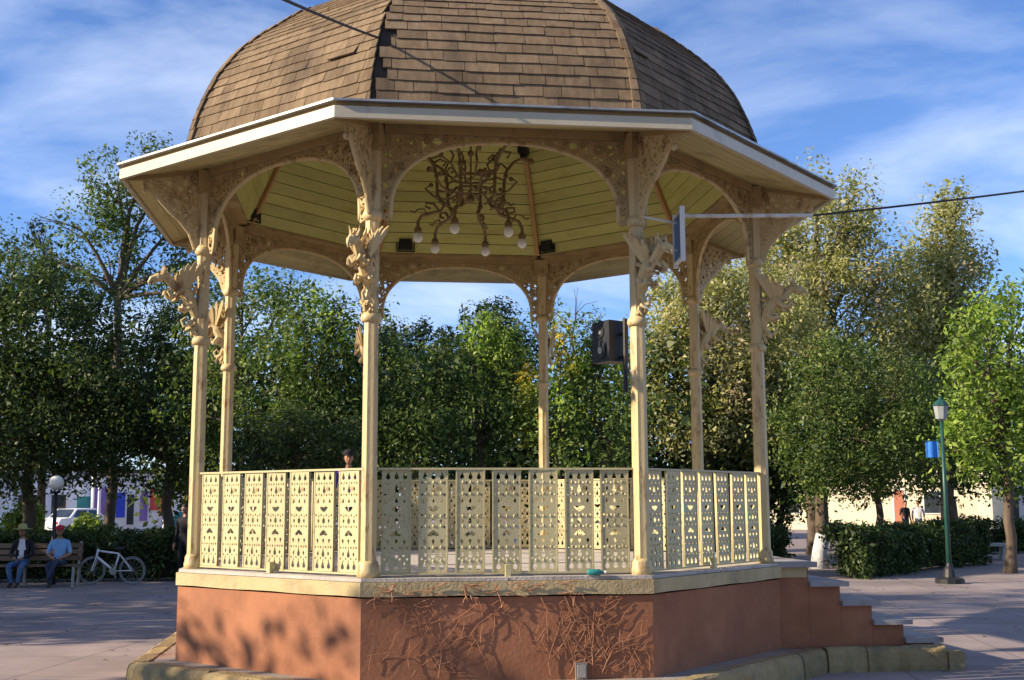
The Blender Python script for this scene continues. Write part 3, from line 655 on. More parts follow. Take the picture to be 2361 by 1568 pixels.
# ---- dome
prof = [(3.26, 4.10), (3.24, 4.30), (3.19, 4.54), (3.10, 4.80), (2.98, 5.08), (2.80, 5.35), (2.55, 5.60), (2.14, 5.94), (1.58, 6.24), (0.9, 6.5), (0.25, 6.62)]
def resample(prof, step):
    out = [prof[0]]; acc = 0.0; P0 = Vector((*prof[0], 0)); last = P0
    d = [0.0]
    for a, b in zip(prof[:-1], prof[1:]): d.append(d[-1] + math.hypot(b[0]-a[0], b[1]-a[1]))
    n = int(d[-1]/step); res = []
    for k in range(n+1):
        s = k*step
        for q in range(len(prof)-1):
            if d[q] <= s <= d[q+1]+1e-9:
                t = (s-d[q])/(d[q+1]-d[q]); res.append((prof[q][0]*(1-t)+prof[q+1][0]*t, prof[q][1]*(1-t)+prof[q+1][1]*t)); break
    return res
def dv(i, rad, z): return octv(i, rad*(1.03 if i in (0, 7) else 1.0), z)     # the old timber dome is a little wider on its left
dome = P(empty('dome_roof'))
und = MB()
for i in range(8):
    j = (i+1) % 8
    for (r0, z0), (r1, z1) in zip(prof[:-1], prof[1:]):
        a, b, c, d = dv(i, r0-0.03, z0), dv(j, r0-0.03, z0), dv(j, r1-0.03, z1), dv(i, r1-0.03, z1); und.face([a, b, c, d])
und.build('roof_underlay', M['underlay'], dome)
rows = resample(prof, 0.118)
cands = []; rest = MB()
for i in range(8):
    j = (i+1) % 8; fm_ = octang(i)+R(22.5); fn = Vector((math.cos(fm_), math.sin(fm_), 0))
    for k in range(len(rows)-1):
        (r0, z0), (r1, z1) = rows[k], rows[k+1]
        up = (dv(i, r1, z1)+dv(j, r1, z1))/2 - (dv(i, r0, z0)+dv(j, r0, z0))/2; up -= (dv(j, r0, z0)-dv(i, r0, z0)).normalized()*up.dot((dv(j, r0, z0)-dv(i, r0, z0)).normalized()); ul = up.length; up.normalize()
        A, B = dv(i, r0, z0), dv(j, r0, z0); Ld = (B-A).length; d = (B-A)/Ld; nrm = d.cross(up).normalized()
        if nrm.dot(fn) < 0: nrm = -nrm
        A1, B1 = dv(i, r1, z1), dv(j, r1, z1); L1 = (B1-A1).length
        x = -random.uniform(0, 0.2); jit = 0.010
        while x < Ld:
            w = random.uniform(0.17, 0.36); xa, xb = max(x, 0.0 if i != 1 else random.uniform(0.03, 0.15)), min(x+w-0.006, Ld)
            x += w
            if xb-xa < 0.035: continue
            lift = random.uniform(0.012, 0.019) + (0.022 if random.random() < 0.012 else 0)
            drp = random.uniform(-0.007, 0.006); skew = random.uniform(-0.004, 0.004); top = ul*1.12
            sc = lambda xx: Ld/2 + (xx-Ld/2)*(L1/Ld)
            bl, br = A + d*xa + up*(drp+skew), A + d*xb + up*(drp-skew)
            mid_in = (Ld-L1)/2
            # stay within the facet: clip the top edge by the hip lines
            ta, tb = max(xa, mid_in*1.0), min(xb, Ld-mid_in*1.0)
            if tb-ta < 0.01: ta = tb = (ta+tb)/2; ta -= 0.005; tb += 0.005
            tl, tr = A + d*ta + up*top, A + d*tb + up*top
            th = 0.016
            pts = [bl + nrm*(lift-th), br + nrm*(lift-th), tr - nrm*0.012, tl - nrm*0.012, bl + nrm*lift, br + nrm*lift, tr + nrm*0.002, tl + nrm*0.002]
            key = (0 if i in (0, 1, 2) else 1, k)
            cands.append((key, pts))
cands.sort(key=lambda c: c[0])
for n_, (key, pts) in enumerate(cands):
    if n_ < 298:
        s = MB(); s.hexa(pts); s.build('shingle', M['shingle'], dome)
    else: rest.hexa(pts)
o = rest.build('upper_shingles', M['shingle'], dome); o['kind'] = 'stuff'
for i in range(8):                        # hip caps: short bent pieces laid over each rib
    if i == 1: continue          # no caps on this rib: bare underlay shows
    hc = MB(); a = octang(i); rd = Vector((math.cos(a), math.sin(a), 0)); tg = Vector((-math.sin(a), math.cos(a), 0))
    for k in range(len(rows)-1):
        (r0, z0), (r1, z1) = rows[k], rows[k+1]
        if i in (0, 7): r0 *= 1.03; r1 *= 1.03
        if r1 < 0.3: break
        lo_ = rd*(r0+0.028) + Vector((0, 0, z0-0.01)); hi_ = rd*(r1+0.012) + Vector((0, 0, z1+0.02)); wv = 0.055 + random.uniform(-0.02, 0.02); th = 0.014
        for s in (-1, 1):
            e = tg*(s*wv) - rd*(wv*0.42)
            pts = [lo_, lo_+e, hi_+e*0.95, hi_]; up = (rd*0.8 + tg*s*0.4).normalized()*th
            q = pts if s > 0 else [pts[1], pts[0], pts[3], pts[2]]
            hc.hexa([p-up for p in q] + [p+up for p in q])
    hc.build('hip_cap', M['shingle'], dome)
cup = MB(); cup.lathe((0, 0, 6.55), [(0.5, 0), (0.5, 0.12), (0.38, 0.2), (0.36, 0.75), (0.46, 0.8), (0.3, 1.05), (0.06, 1.25), (0.03, 1.8)], 8, ROT+R(22.5)); cup.build('cupola', M['fascia'], dome)

# ---- ceiling
inner = [(2.92, 4.055), (2.85, 4.20), (2.73, 4.44), (2.54, 4.84), (2.22, 5.38), (1.85, 5.75), (1.3, 6.08), (0.7, 6.3), (0.2, 6.4)]
ceil = P(empty('ceiling'))
crow = resample(inner, 0.145)
for i in range(8):
    j = (i+1) % 8
    for k in range(len(crow)-1):
        (r0, z0), (r1, z1) = crow[k], crow[k+1]
        f = 0.93; r1 = r0+(r1-r0)*f; z1 = z0+(z1-z0)*f; th = 0.02
        b = MB(); a0, b0, a1, b1 = octv(i, r0), octv(j, r0), octv(i, r1), octv(j, r1); o2 = 0.025
        A0, B0, A1, B1 = octv(i, r0+o2), octv(j, r0+o2), octv(i, r1+o2), octv(j, r1+o2)
        b.hexa([(a0.x, a0.y, z0), (A0.x, A0.y, z0), (B0.x, B0.y, z0), (b0.x, b0.y, z0), (a1.x, a1.y, z1), (A1.x, A1.y, z1), (B1.x, B1.y, z1), (b1.x, b1.y, z1)])
        b.build('ceiling_board', M['ceiling'], ceil)
    a = octang(i); rb = MB(); pr = [(r-0.02, z) for r, z in inner[:-1]]
    for (r0, z0), (r1, z1) in zip(pr[:-1], pr[1:]): rb.bar((r0*math.cos(a), r0*math.sin(a), z0), (r1*math.cos(a), r1*math.sin(a), z1), 0.085, 0.05, (-math.sin(a), math.cos(a), 0.001))
    rb.build('ceiling_rib', M['rib'], ceil)
bo = MB(); bo.lathe((0, 0, 6.28), [(0.1, 0), (0.3, 0.03), (0.32, 0.07), (0.2, 0.12)], 12); bo.build('ceiling_rose', M['rib'], ceil)

# ================================================================== THINGS ON THE BANDSTAND
# chandelier
CX, CY = -0.07, 0.0
ch = empty('chandelier', (CX, CY, 3.58)); tag(ch, 'dark bronze chandelier with drooping arms hanging inside the bandstand dome', 'chandelier')
m_ = MB(); m_.tube([(0, 0, 0.55), (0, 0, 2.80)], 0.014, 6); m_.ball((0, 0, 0.55), 0.05, 8, 6); m_.ball((0, 0, 1.1), 0.04, 8, 6); m_.build('stem', M['bronze'], ch, True)
for z, r in ((0.655, 0.19), (0.797, 0.2)):
    m_ = MB(); m_.tube([(r*math.cos(q*math.pi/12), r*math.sin(q*math.pi/12), z) for q in range(25)], 0.014, 6)
    for q in range(4): m_.tube([(0, 0, z), (r*math.cos(q*math.pi/2+0.4), r*math.sin(q*math.pi/2+0.4), z)], 0.008, 5)
    m_.build('ring', M['bronze'], ch)
for q in range(6):
    a = q*math.pi/3 + 0.25; c_, s_ = math.cos(a), math.sin(a)
    f = lambda r, z: (r*c_*(1.0+0.22*max(0, min(1, (z-0.4)*3))), r*s_*(1.0+0.22*max(0, min(1, (z-0.4)*3))), 0.1+(z-0.1)*0.84)
    m_ = MB(); m_.tube([f(0.60, 1.24), f(0.50, 1.27), f(0.42, 1.20), f(0.35, 1.06), f(0.33, 0.88), f(0.34, 0.64), f(0.29, 0.52), f(0.35, 0.44), f(0.48, 0.40), f(0.58, 0.36), f(0.62, 0.27), f(0.62, 0.17)], 0.020, 6)
    m_.tube([f(0.18, 0.93), f(0.26, 0.97), f(0.34, 0.93)], 0.014, 5); m_.tube([f(0.18, 0.76), f(0.26, 0.72), f(0.34, 0.74)], 0.014, 5); m_.tube([f(0.37, 1.1), f(0.30, 1.18), f(0.24, 1.14), f(0.27, 1.08)], 0.013, 5); m_.ball(f(0.60, 1.24), 0.04, 6, 5); m_.ball(f(0.34, 0.64), 0.034, 6, 5); m_.ball(f(0.35, 1.0), 0.03, 6, 5)
    m_.tube([f(0.36, 0.44), f(0.40, 0.54), f(0.48, 0.55), f(0.50, 0.49), f(0.45, 0.47)], 0.016, 5); m_.tube([f(0.22, 0.5), f(0.28, 0.58), f(0.34, 0.62), f(0.33, 0.56)], 0.01, 5)
    m_.tube([f(0.5, 0.36), f(0.53, 0.46), f(0.6, 0.45), f(0.66, 0.40), f(0.7, 0.42)], 0.011, 5)
    arm = m_.build('arm', M['bronze'], ch)
    k = MB(); k.lathe(f(0.62, 0.10), [(0.028, 0), (0.045, 0.03), (0.04, 0.07), (0.02, 0.09)], 8); k.build('lamp_socket', M['bronze'], arm)
    k = MB(); k.ball(f(0.62, 0.055), 0.058, 10, 8, (1, 1, 1.1)); k.build('glass_shade', M['glass'], arm, True)
    a += math.pi/6; c_, s_ = math.cos(a), math.sin(a)
    m_ = MB(); m_.tube([f(0.18, 0.93), f(0.26, 1.08), f(0.22, 1.2), f(0.30, 1.30), f(0.40, 1.26), f(0.36, 1.18)], 0.014, 6); m_.tube([f(0.18, 0.76), f(0.26, 0.66), f(0.38, 0.72), f(0.46, 0.84), f(0.40, 0.88)], 0.014, 5); m_.ball(f(0.40, 0.88), 0.028, 6, 5); m_.ball(f(0.30, 1.30), 0.03, 6, 5)
    m_.build('scroll_arm', M['bronze'], ch)

# loudspeaker on the front right column (bay side towards the middle)
Cc = octv(2, Rc)
def look_at_cam_frame(p):
    d = Vector(CAM) - Vector(p); d.z = 0; d.normalize(); return math.atan2(d.y, d.x)
pos = at(1410, 790, -2.55)
ls = empty('loudspeaker', (pos[0], pos[1], pos[2]-0.19), R(-62)); tag(ls, 'dark grey loudspeaker box bracketed to the front right column', 'loudspeaker')
m_ = MB(); fr = [(-0.14, -0.12), (0.14, -0.12), (0.10, 0.12), (-0.10, 0.12)]
m_.hexa([(x, y, 0) for x, y in fr] + [(x, y, 0.38) for x, y in fr]); m_.build('cabinet', M['darkgrey'], ls)
for z, r in ((0.11, 0.085), (0.28, 0.06)):
    m_ = MB(); m_.tube([(0, -0.122, z), (0, -0.13, z)], [r, r], 14); cn = m_.build('speaker_cone', M['black'], ls)
    k = MB(); k.tube([(0, -0.131, z), (0, -0.137, z)], [r*0.4, r*0.3], 10); k.build('dust_cap', M['iron'], cn)

lsm = Matrix.Translation(ls.location) @ Matrix.Rotation(R(-62), 4, 'Z'); lsi = lsm.inverted()
m_ = MB(); pa, pb = at(1441, 735, -2.70), at(1443, 905, -2.70); m_.tube([lsi @ Vector(pa), lsi @ Vector(pb)], 0.022, 8)
pm = Vector(at(1441, 770, -2.70)); m_.tube([lsi @ pm, Vector((0.05, 0.1, 0.27))], 0.016, 6); pm = Vector(at(1441, 830, -2.70)); m_.tube([lsi @ pm, Vector((0.05, 0.1, 0.09))], 0.016, 6)
m_.build('mount_pole', M['black'], ls)
# blue and white sign seen almost edge on, hung beside the front right column
sg = empty('hanging_sign', (1.93, -2.58, 2.83), R(-88)); tag(sg, 'narrow blue and white sign seen edge on beside the front right column', 'sign')
m_ = MB(); m_.box((0, 0, 0.26), (0.34, 0.022, 0.42)); m_.build('sign_panel', M['bluesign'], sg)
m_ = MB()
for x in (-0.175, 0.175): m_.box((x, 0, 0.26), (0.02, 0.045, 0.52))
for z in (0.04, 0.48): m_.box((0, 0, z), (0.328, 0.04, 0.02))
m_.build('sign_frame', M['white'], sg)
m_ = MB(); m_.tube([(0.0, -0.02, 0.14), (0.16, -0.38, 0.12)], 0.011, 6); m_.tube([(0.0, -0.02, 0.40), (0.16, -0.38, 0.42)], 0.011, 6); m_.build('bracket_rod', M['white'], sg)
# pale conduit running right, the cable that leaves it, the cable over the dome
c0 = at(1572, 498, -2.62); c1 = at(1872, 497, -2.0); c2 = at(2361, 460, -1.0); c3 = c2 + (c2-c1)*2.2 + np.array([0, 0, 0.5])
m_ = MB(); m_.tube([c0, c1], 0.020, 8); tag(m_.build('conduit', M['conduit']), 'pale straight conduit running right from the blue and white sign', 'conduit')
m_ = MB(); n_ = 24
pts = []
for k in range(n_+1):
    t = k/n_; p = Vector(c1)*(1-t) + Vector(c3)*t; p.z -= 0.25*4*t*(1-t)*0.3; pts.append(p)
m_.tube(pts, 0.012, 6); tag(m_.build('cable', M['cable']), 'thin dark cable crossing the sky at right from the pale conduit', 'cable')
d1 = octv(1, 3.05, 4.90)*1.0; d0 = Vector(at(530, 0, -7.5)); dd = d0 + (d0-d1)*1.6 + Vector((0, 0, 0.6))
pts = []
for k in range(31):
    t = k/30; p = d1.lerp(dd, t); p.z -= 0.10*4*t*(1-t); pts.append(p)
m_ = MB(); m_.tube(pts, 0.011, 6); tag(m_.build('cable', M['cable']), 'thin dark cable crossing the upper left sky in front of the dome', 'cable')
# small floodlights on the inner shelf
def floodlight(p, rz, label):
    o = empty('floodlight', p, rz); tag(o, label, 'floodlight', 'floodlights on the inner shelf under the dome')
    a = MB(); a.hexa([(-0.08, -0.05, 0.05), (0.08, -0.05, 0.05), (0.11, 0.06, 0.03), (-0.11, 0.06, 0.03), (-0.08, -0.05, 0.17), (0.08, -0.05, 0.17), (0.11, 0.06, 0.20), (-0.11, 0.06, 0.20)]); a.build('lamp_body', M['black'], o)
    b = MB(); b.bar((-0.12, 0, 0), (-0.12, 0, 0.12), 0.02, 0.015); b.bar((0.12, 0, 0), (0.12, 0, 0.12), 0.02, 0.015); b.bar((-0.12, 0, 0.008), (0.12, 0, 0.008), 0.03, 0.016); b.build('yoke', M['black'], o)
for (u, v, i, lab) in [(540, 508, 7, 'black floodlight in the left corner under the dome, larger of the two at left'), (582, 505, 6, 'small black floodlight on the left shelf beside the brown rib'),
                       (935, 582, 5, 'low black floodlight on the back shelf behind the front left column'), (1262, 580, 4, 'black floodlight on the back shelf right of the brown rib')]:
    # find the shelf point on face i seen at (u, v)
    am = octang(i)+R(22.5); nn = np.array([math.cos(am), math.sin(am), 0]); r_ = ray(u, v); t = (2.86*C8 - nn @ CAM)/(nn @ r_); q = CAM + t*r_
    floodlight((q[0], q[1], 4.052), am-math.pi/2, lab)
a = octang(5); q = Vector((2.12*math.cos(a), 2.12*math.sin(a), 5.34))
fx = MB(); fx.box(q, (0.16, 0.12, 0.10), a); fx.box((q.x, q.y, q.z-0.07), (0.08, 0.08, 0.06), a); tag(fx.build('junction_box', M['black']), 'black box fixed high on the brown rib under the dome', 'junction box')
# teal bottle on the band, grey socket box low on the front wall
bt = empty('bottle', tuple(at(1330, 1337, -2.985))); 
q = octv(1, Rb+0.0).lerp(octv(2, Rb+0.0), 0.80); bt.location = (q.x, q.y, 0.03); bt.rotation_euler = (0, 0, ROT-0.1)
tag(bt, 'teal bottle lying on the stone edge of the bandstand floor', 'bottle')
m_ = MB(); m_.tube([(-0.07, 0, 0), (-0.06, 0, 0), (0.04, 0, 0), (0.06, 0, 0), (0.075, 0, 0)], [0.02, 0.028, 0.028, 0.012, 0.011], 10); m_.build('bottle_body', M['teal'], bt, True)
m_ = MB(); m_.tube([(0.075, 0, 0), (0.095, 0, 0)], 0.014, 8); m_.build('cap', M['white'], bt)
q = octv(1, Rb+0.01).lerp(octv(2, Rb+0.01), 0.745); sb = empty('socket_box', (q.x, q.y, -0.86), ROT+math.radians(-22.5+0)+R(22.5)); tag(sb, 'small grey socket box low on the terracotta front wall', 'socket box')
m_ = MB(); m_.box((0, 0, 0.06), (0.10, 0.05, 0.14)); m_.build('box_body', M['ledge'], sb); m_ = MB(); m_.box((0, -0.03, 0.06), (0.07, 0.012, 0.10)); m_.build('box_lid', M['iron'], sb)

# dry vine stems over the front wall
def vine(face, x0, x1, n, seed, label, name='dry_vine'):
    rnd = random.Random(seed); i, j = face, (face+1) % 8; A, B = octv(i, Rb), octv(j, Rb); Ld = (B-A).length; d = (B-A)/Ld; am = octang(i)+R(22.5); nn = Vector((math.cos(am), math.sin(am), 0))
    root = empty(name, tuple(A.lerp(B, (x0+x1)/2/Ld) + nn*0.03 + Vector((0, 0, LZ)))); tag(root, label, 'vine')
    org = Vector(root.location)
    def pt(x, z, off): return A + d*x + nn*off + Vector((0, 0, z)) - org
    def stem(x, z, ang, ln, r, depth, mb):
        pts = [pt(x, z, 0.016)]; rads = [r]; segs = max(3, int(ln/0.055))
        for k in range(segs):
            ang += rnd.gauss(0, 0.10) if rnd.random() < 0.7 else rnd.gauss(0, 0.75); x += math.cos(ang)*ln/segs; z += math.sin(ang)*ln/segs
            x = min(max(x, 0.05), Ld-0.04)
            if z > -0.19: z = -0.19 + rnd.uniform(-0.02, 0.02)
            if z < LZ+0.02: break
            pts.append(pt(x, z, 0.010 + 0.006*rnd.random() + r)); rads.append(max(0.0022, r*(1-0.75*(k+1)/segs)))
            if depth < 2 and rnd.random() < 0.5: stem(x, z, ang + rnd.choice((-1, 1))*rnd.uniform(0.5, 1.2), ln*rnd.uniform(0.3, 0.6), rads[-1]*0.75, depth+1, mb)
        if len(pts) > 1: mb.tube(pts, rads, 5)
    for k in range(n):
        mb = MB(); x = rnd.uniform(x0, x1)
        if k % 2: stem(x, LZ+0.03, math.pi/2 + rnd.uniform(-0.5, 0.5), rnd.uniform(0.35, 0.75), 0.0042, 0, mb)
        else: stem(x, -0.17, -math.pi/2 + rnd.uniform(-0.7, 0.7), rnd.uniform(0.3, 0.7), 0.0036, 0, mb)
        if mb.v: mb.build('stem', M['vine'], root)
vine(1, 0.55, 2.3, 15, 8, 'dry leafless vine stems clinging to the terracotta front wall')
# tangle of the same plant over the cream band
rnd = random.Random(9); A, B = octv(1, Rb+0.035), octv(2, Rb+0.035); mb = MB()
for k in range(34):
    t = rnd.uniform(0.03, 0.72)**1.0; x = t; z = rnd.uniform(-0.15, -0.05); pts = []
    an = rnd.uniform(-0.4, 0.4) if k % 3 else -1.4
    for q in range(5):
        p = A.lerp(B, x) ; pts.append((p.x, p.y - rnd.uniform(0, 0.015), z)); x += math.cos(an)*0.02; z += math.sin(an)*0.03; an += rnd.gauss(0, 0.5); z = min(z, -0.04)
    mb.tube(pts, 0.0045, 4)
tag(mb.build('dry_tendril_tangle', M['vine']), 'tangle of dry tendrils hanging over the cream band above the front wall', kind='stuff')

# ================================================================== TREES
def leaf_cloud(name, centers, n_each, spread, size, material, parent, org, up_bias=0.35, vert=1.0, rs=None, droop=0.0):
    """many small folded leaf faces gathered in sprays round the given points"""
    rs = rs or rng; nc = len(centers); n = nc*n_each
    cen = np.repeat(centers, n_each, axis=0); sc = np.repeat(rs.uniform(0.65, 1.3, nc), n_each)[:, None]
    off = rs.normal(0, 1, (n, 3)); off *= (np.minimum(1.7, np.linalg.norm(off, axis=1))/np.linalg.norm(off, axis=1))[:, None]
    off *= sc*spread*np.array([1, 1, vert]); p = cen + off
    outw = off/np.maximum(np.linalg.norm(off, axis=1), 1e-6)[:, None]
    nr = outw*0.5 + rs.normal(0, 0.55, (n, 3)) + np.array([0, 0, up_bias]); nr /= np.linalg.norm(nr, axis=1)[:, None]
    t = rs.normal(0, 1, (n, 3)) + np.array([0, 0, -droop]); ax = t - nr*(t*nr).sum(1)[:, None]; ax /= np.linalg.norm(ax, axis=1)[:, None]; bx = np.cross(nr, ax)
    L = (size*rs.uniform(0.5, 1.0, n)**1.0*rs.choice([0.8, 1.2, 1.75], n, p=[0.45, 0.4, 0.15]))[:, None]*1.1; W = L*rs.uniform(0.38, 0.62, n)[:, None]
    v = np.empty((n, 4, 3)); v[:, 0] = p - ax*L*0.5; v[:, 1] = p + bx*W*0.5 + nr*L*0.10 + ax*L*0.05; v[:, 2] = p + ax*L*0.5; v[:, 3] = p - bx*W*0.5 + nr*L*0.10 + ax*L*0.05
    v = v.reshape(-1, 3) - np.array(org)
    me = bpy.data.meshes.new(name); me.vertices.add(n*4); me.vertices.foreach_set('co', v.astype(np.float32).ravel())
    me.loops.add(n*4); me.loops.foreach_set('vertex_index', np.arange(n*4, dtype=np.int32)); me.polygons.add(n); me.polygons.foreach_set('loop_start', np.arange(0, n*4, 4, dtype=np.int32)); me.update()
    me.materials.append(material); o = bpy.data.objects.new(name, me); col.objects.link(o); o.parent = parent
    return o
def lobe_points(lobes, dens, rs, shell=0.45):
    out = []
    for (cx, cy, cz, rx, ry, rz_) in lobes:
        n = max(4, int(dens*(rx*rz_ + rx*ry + ry*rz_)/3)); d = rs.normal(0, 1, (n, 3)); d /= np.linalg.norm(d, axis=1)[:, None]
        rr = shell + (1-shell)*rs.uniform(0, 1, n)**0.6; rr *= rs.uniform(0.86, 1.12, n)
        out.append(np.array([cx, cy, cz]) + d*rr[:, None]*np.array([rx, ry, rz_]))
    return np.concatenate(out)
def tree(name, label, base, lobes, leaf, dens=14, each=60, spread=0.3, size=0.15, trunk_r=0.13, cat='tree', group=None, bark='bark', whitewash=0.0, lean=(0, 0), seed=1, vert=1.0, extra=None, droop=0.0, shell=0.45, twigs=26, fork=0.45, up=0.35):
    rs = np.random.default_rng(seed); rr = random.Random(seed)
    if name != 'shade_tree': size *= 0.74; each = int(each*1.7)
    root = empty(name, (base[0], base[1], GZ)); tag(root, label, cat, group)
    org = np.array([base[0], base[1], GZ]); lob = np.array(lobes); top = lob[:, 2].max(); zmin = (lob[:, 2]-lob[:, 5]).min()
    zf = max(GZ+0.7, zmin + (top-zmin)*0.25*fork*2)
    tk = MB(); fx, fy = base[0]+lean[0], base[1]+lean[1]
    pts = []; rads = []
    for k in range(8):
        t = k/7; pts.append(Vector((base[0]+lean[0]*t+0.05*math.sin(k*1.9+seed), base[1]+lean[1]*t+0.05*math.cos(k*1.3+seed), GZ-0.05+(zf-GZ+0.05)*t)) - Vector(org)); rads.append(trunk_r*(1.35 if k == 0 else 1.05-0.35*t))
    zw = None
    tk.tube(pts, rads, 10)
    F = Vector((pts[-1]))
    for (cx, cy, cz, rx, ry, rz_) in lobes:                                 # limbs to every lobe, twigs beyond
        e = Vector((cx, cy, cz)) - Vector(org); mid = F.lerp(e, 0.5) + Vector((rr.uniform(-.2, .2), rr.uniform(-.2, .2), 0.12*(e-F).length*0.5))
        tk.tube([F - Vector((0, 0, 0.1)), F.lerp(mid, 0.55), mid, mid.lerp(e, 0.6), e], [trunk_r*0.6, trunk_r*0.48, trunk_r*0.36, trunk_r*0.25, trunk_r*0.12], 6)
        for q in range(max(2, twigs//len(lobes))):
            d = Vector((rr.gauss(0, 1), rr.gauss(0, 1), rr.gauss(0.3, 0.8))).normalized(); s0 = mid.lerp(e, rr.uniform(0.2, 1)); e2 = e + Vector((d.x*rx, d.y*ry, d.z*rz_))*rr.uniform(0.7, 1.02)
            m2 = s0.lerp(e2, 0.5) + Vector((rr.uniform(-.1, .1), rr.uniform(-.1, .1), 0.08)); tk.tube([s0, m2, e2], [trunk_r*0.16, trunk_r*0.10, 0.006], 4, False)
    trunk = tk.build('trunk', M[bark], root, True)
    if whitewash:
        ww = MB(); kmax = max(2, int(round(7*whitewash/(zf-GZ)))+1)
        ww.tube(pts[:kmax], [r+0.006 for r in rads[:kmax]], 12); ww.build('whitewash', M['white_bark'], trunk, True)
    cs = lobe_points(lobes, dens, rs, shell)
    leaf_cloud('crown', cs, int(each*1.25), spread, size, M[leaf], root, org, rs=rs, vert=vert, droop=droop, up_bias=up)['kind'] = 'stuff'
    if extra:
        for (nm, lf, frac, lb2) in extra:
            c2 = lobe_points(lb2 or lobes, dens*frac, rs, 0.8); leaf_cloud(nm, c2, each, spread*0.8, size, M[lf], root, org, rs=rs, vert=vert, droop=droop)['kind'] = 'stuff'
    return root
def LB(u, v, ru, rv, Y, dy=None):                                           # a crown lobe measured on the picture, at distance Y
    c = at(u, v, Y); k = ppm(c); return (c[0], c[1], c[2], ru/k, (dy if dy else min(ru, rv*1.2)/k), rv/k)
def gx(u, Y): return float(at(u, 1250, Y)[0])
G1 = 'trees around the plaza behind the bandstand'
# left side
tree('broadleaf_tree', 'large dark leafy tree at the far left behind the seated people', (gx(60, 16), 16), [LB(-60, 860, 170, 230, 16), LB(70, 760, 150, 200, 16.3), LB(150, 930, 150, 190, 15.6), LB(20, 1030, 170, 110, 15.5), LB(-20, 640, 90, 110, 16.5)], 'lf_dark', 20, 75, 0.33, 0.16, 0.17, seed=21, group=G1)
tree('broadleaf_tree', 'dark leafy tree behind the bicycle, left of the nearest left column', (gx(385, 17), 17), [LB(300, 850, 130, 180, 17), LB(400, 960, 120, 150, 16.6), LB(230, 1010, 130, 110, 16.8), LB(330, 1040, 140, 90, 16.2), LB(420, 800, 80, 110, 17.5)], 'lf_dark', 18, 70, 0.31, 0.15, 0.15, seed=22, group=G1)
tree('broadleaf_tree', 'tall airy tree with open branches rising behind the left end of the eave', (gx(250, 23), 23), [LB(270, 420, 110, 80, 23), LB(390, 400, 80, 60, 23.4), LB(180, 520, 120, 70, 22.8), LB(330, 520, 120, 80, 23), LB(240, 640, 190, 90, 23.2), LB(370, 640, 110, 80, 23), LB(90, 590, 110, 60, 23), LB(470, 700, 90, 80, 22.6), LB(350, 345, 45, 30, 23.5), LB(300, 480, 120, 90, 23.2), LB(420, 500, 90, 80, 23), LB(150, 640, 120, 80, 23.4), LB(430, 600, 80, 80, 23)], 'lf_mid', 9.5, 40, 0.27, 0.17, 0.16, seed=23, group=G1, shell=0.3, twigs=90)
tree('conifer_tree', 'slim dark conifer tip rising at the far left edge', (gx(88, 27), 27), [LB(88, 540, 16, 40, 27), LB(88, 620, 34, 60, 27), LB(88, 700, 52, 70, 27)], 'lf_conifer', 20, 50, 0.22, 0.15, 0.14, seed=24, group=G1)
tree('broadleaf_tree', 'green tree with pale dry sprays seen between the two left columns', (gx(520, 15), 15), [LB(500, 800, 80, 120, 15.4), LB(560, 700, 90, 90, 15.2), LB(480, 960, 90, 120, 15), LB(660, 670, 80, 60, 15.8), LB(540, 900, 90, 110, 14.7)], 'lf_mid', 15, 55, 0.28, 0.15, 0.13, seed=25, group=G1, extra=[('dry_sprays', 'lf_dry', 0.16, [LB(500, 760, 70, 100, 15)])])
# behind the bandstand: dense clipped trees
tree('broadleaf_tree', 'dense green tree with upright shoots coloured as sunlit seen through the left bay', (gx(720, 13), 13), [LB(720, 840, 105, 140, 13), LB(640, 900, 85, 120, 13), LB(800, 850, 70, 130, 13.2), LB(700, 760, 70, 70, 13.2), LB(760, 960, 110, 90, 12.7), LB(775, 740, 35, 60, 13.1)], 'lf_mid', 27, 70, 0.24, 0.13, 0.12, seed=26, group=G1, vert=1.5, extra=[('lit_tint_shoots', 'lf_bright', 0.45, [LB(730, 770, 90, 80, 12.9)])])  # shoots given a brighter leaf colour in place of sunlight on the tops
tree('round_shrub_tree', 'low rounded dark green shrub standing in front of the trees in the left bay', (gx(690, 11), 11), [LB(640, 985, 90, 70, 11), LB(740, 1010, 90, 65, 11), LB(690, 1050, 140, 60, 10.9), LB(610, 1060, 80, 60, 11)], 'lf_dark', 34, 80, 0.2, 0.11, 0.08, seed=27, group=G1)
tree('broadleaf_tree', 'dark green tree just right of the front left column behind the railing', (gx(950, 13), 13), [LB(915, 900, 70, 120, 13), LB(985, 930, 80, 110, 13), LB(890, 800, 26, 70, 13), LB(1010, 860, 50, 60, 13.3), LB(950, 1010, 120, 80, 12.7)], 'lf_mid', 27, 70, 0.23, 0.13, 0.11, seed=28, group=G1, vert=1.4)
tree('broadleaf_tree', 'leafy tree with bright upright shoots in the middle bay', (gx(1110, 13.4), 13.4), [LB(1090, 860, 52, 100, 13.4), LB(1150, 830, 50, 110, 13.4), LB(1110, 780, 26, 60, 13.4), LB(1190, 880, 46, 90, 13.6), LB(1110, 980, 100, 90, 13), LB(1200, 990, 70, 90, 13)], 'lf_mid', 22, 55, 0.2, 0.15, 0.1, seed=29, group=G1, vert=1.7, extra=[('lit_tint_shoots', 'lf_bright', 1.1, [LB(1110, 800, 45, 80, 13.2), LB(1160, 810, 40, 80, 13.2)])])  # sun on these shoots is put into their brighter leaf colour
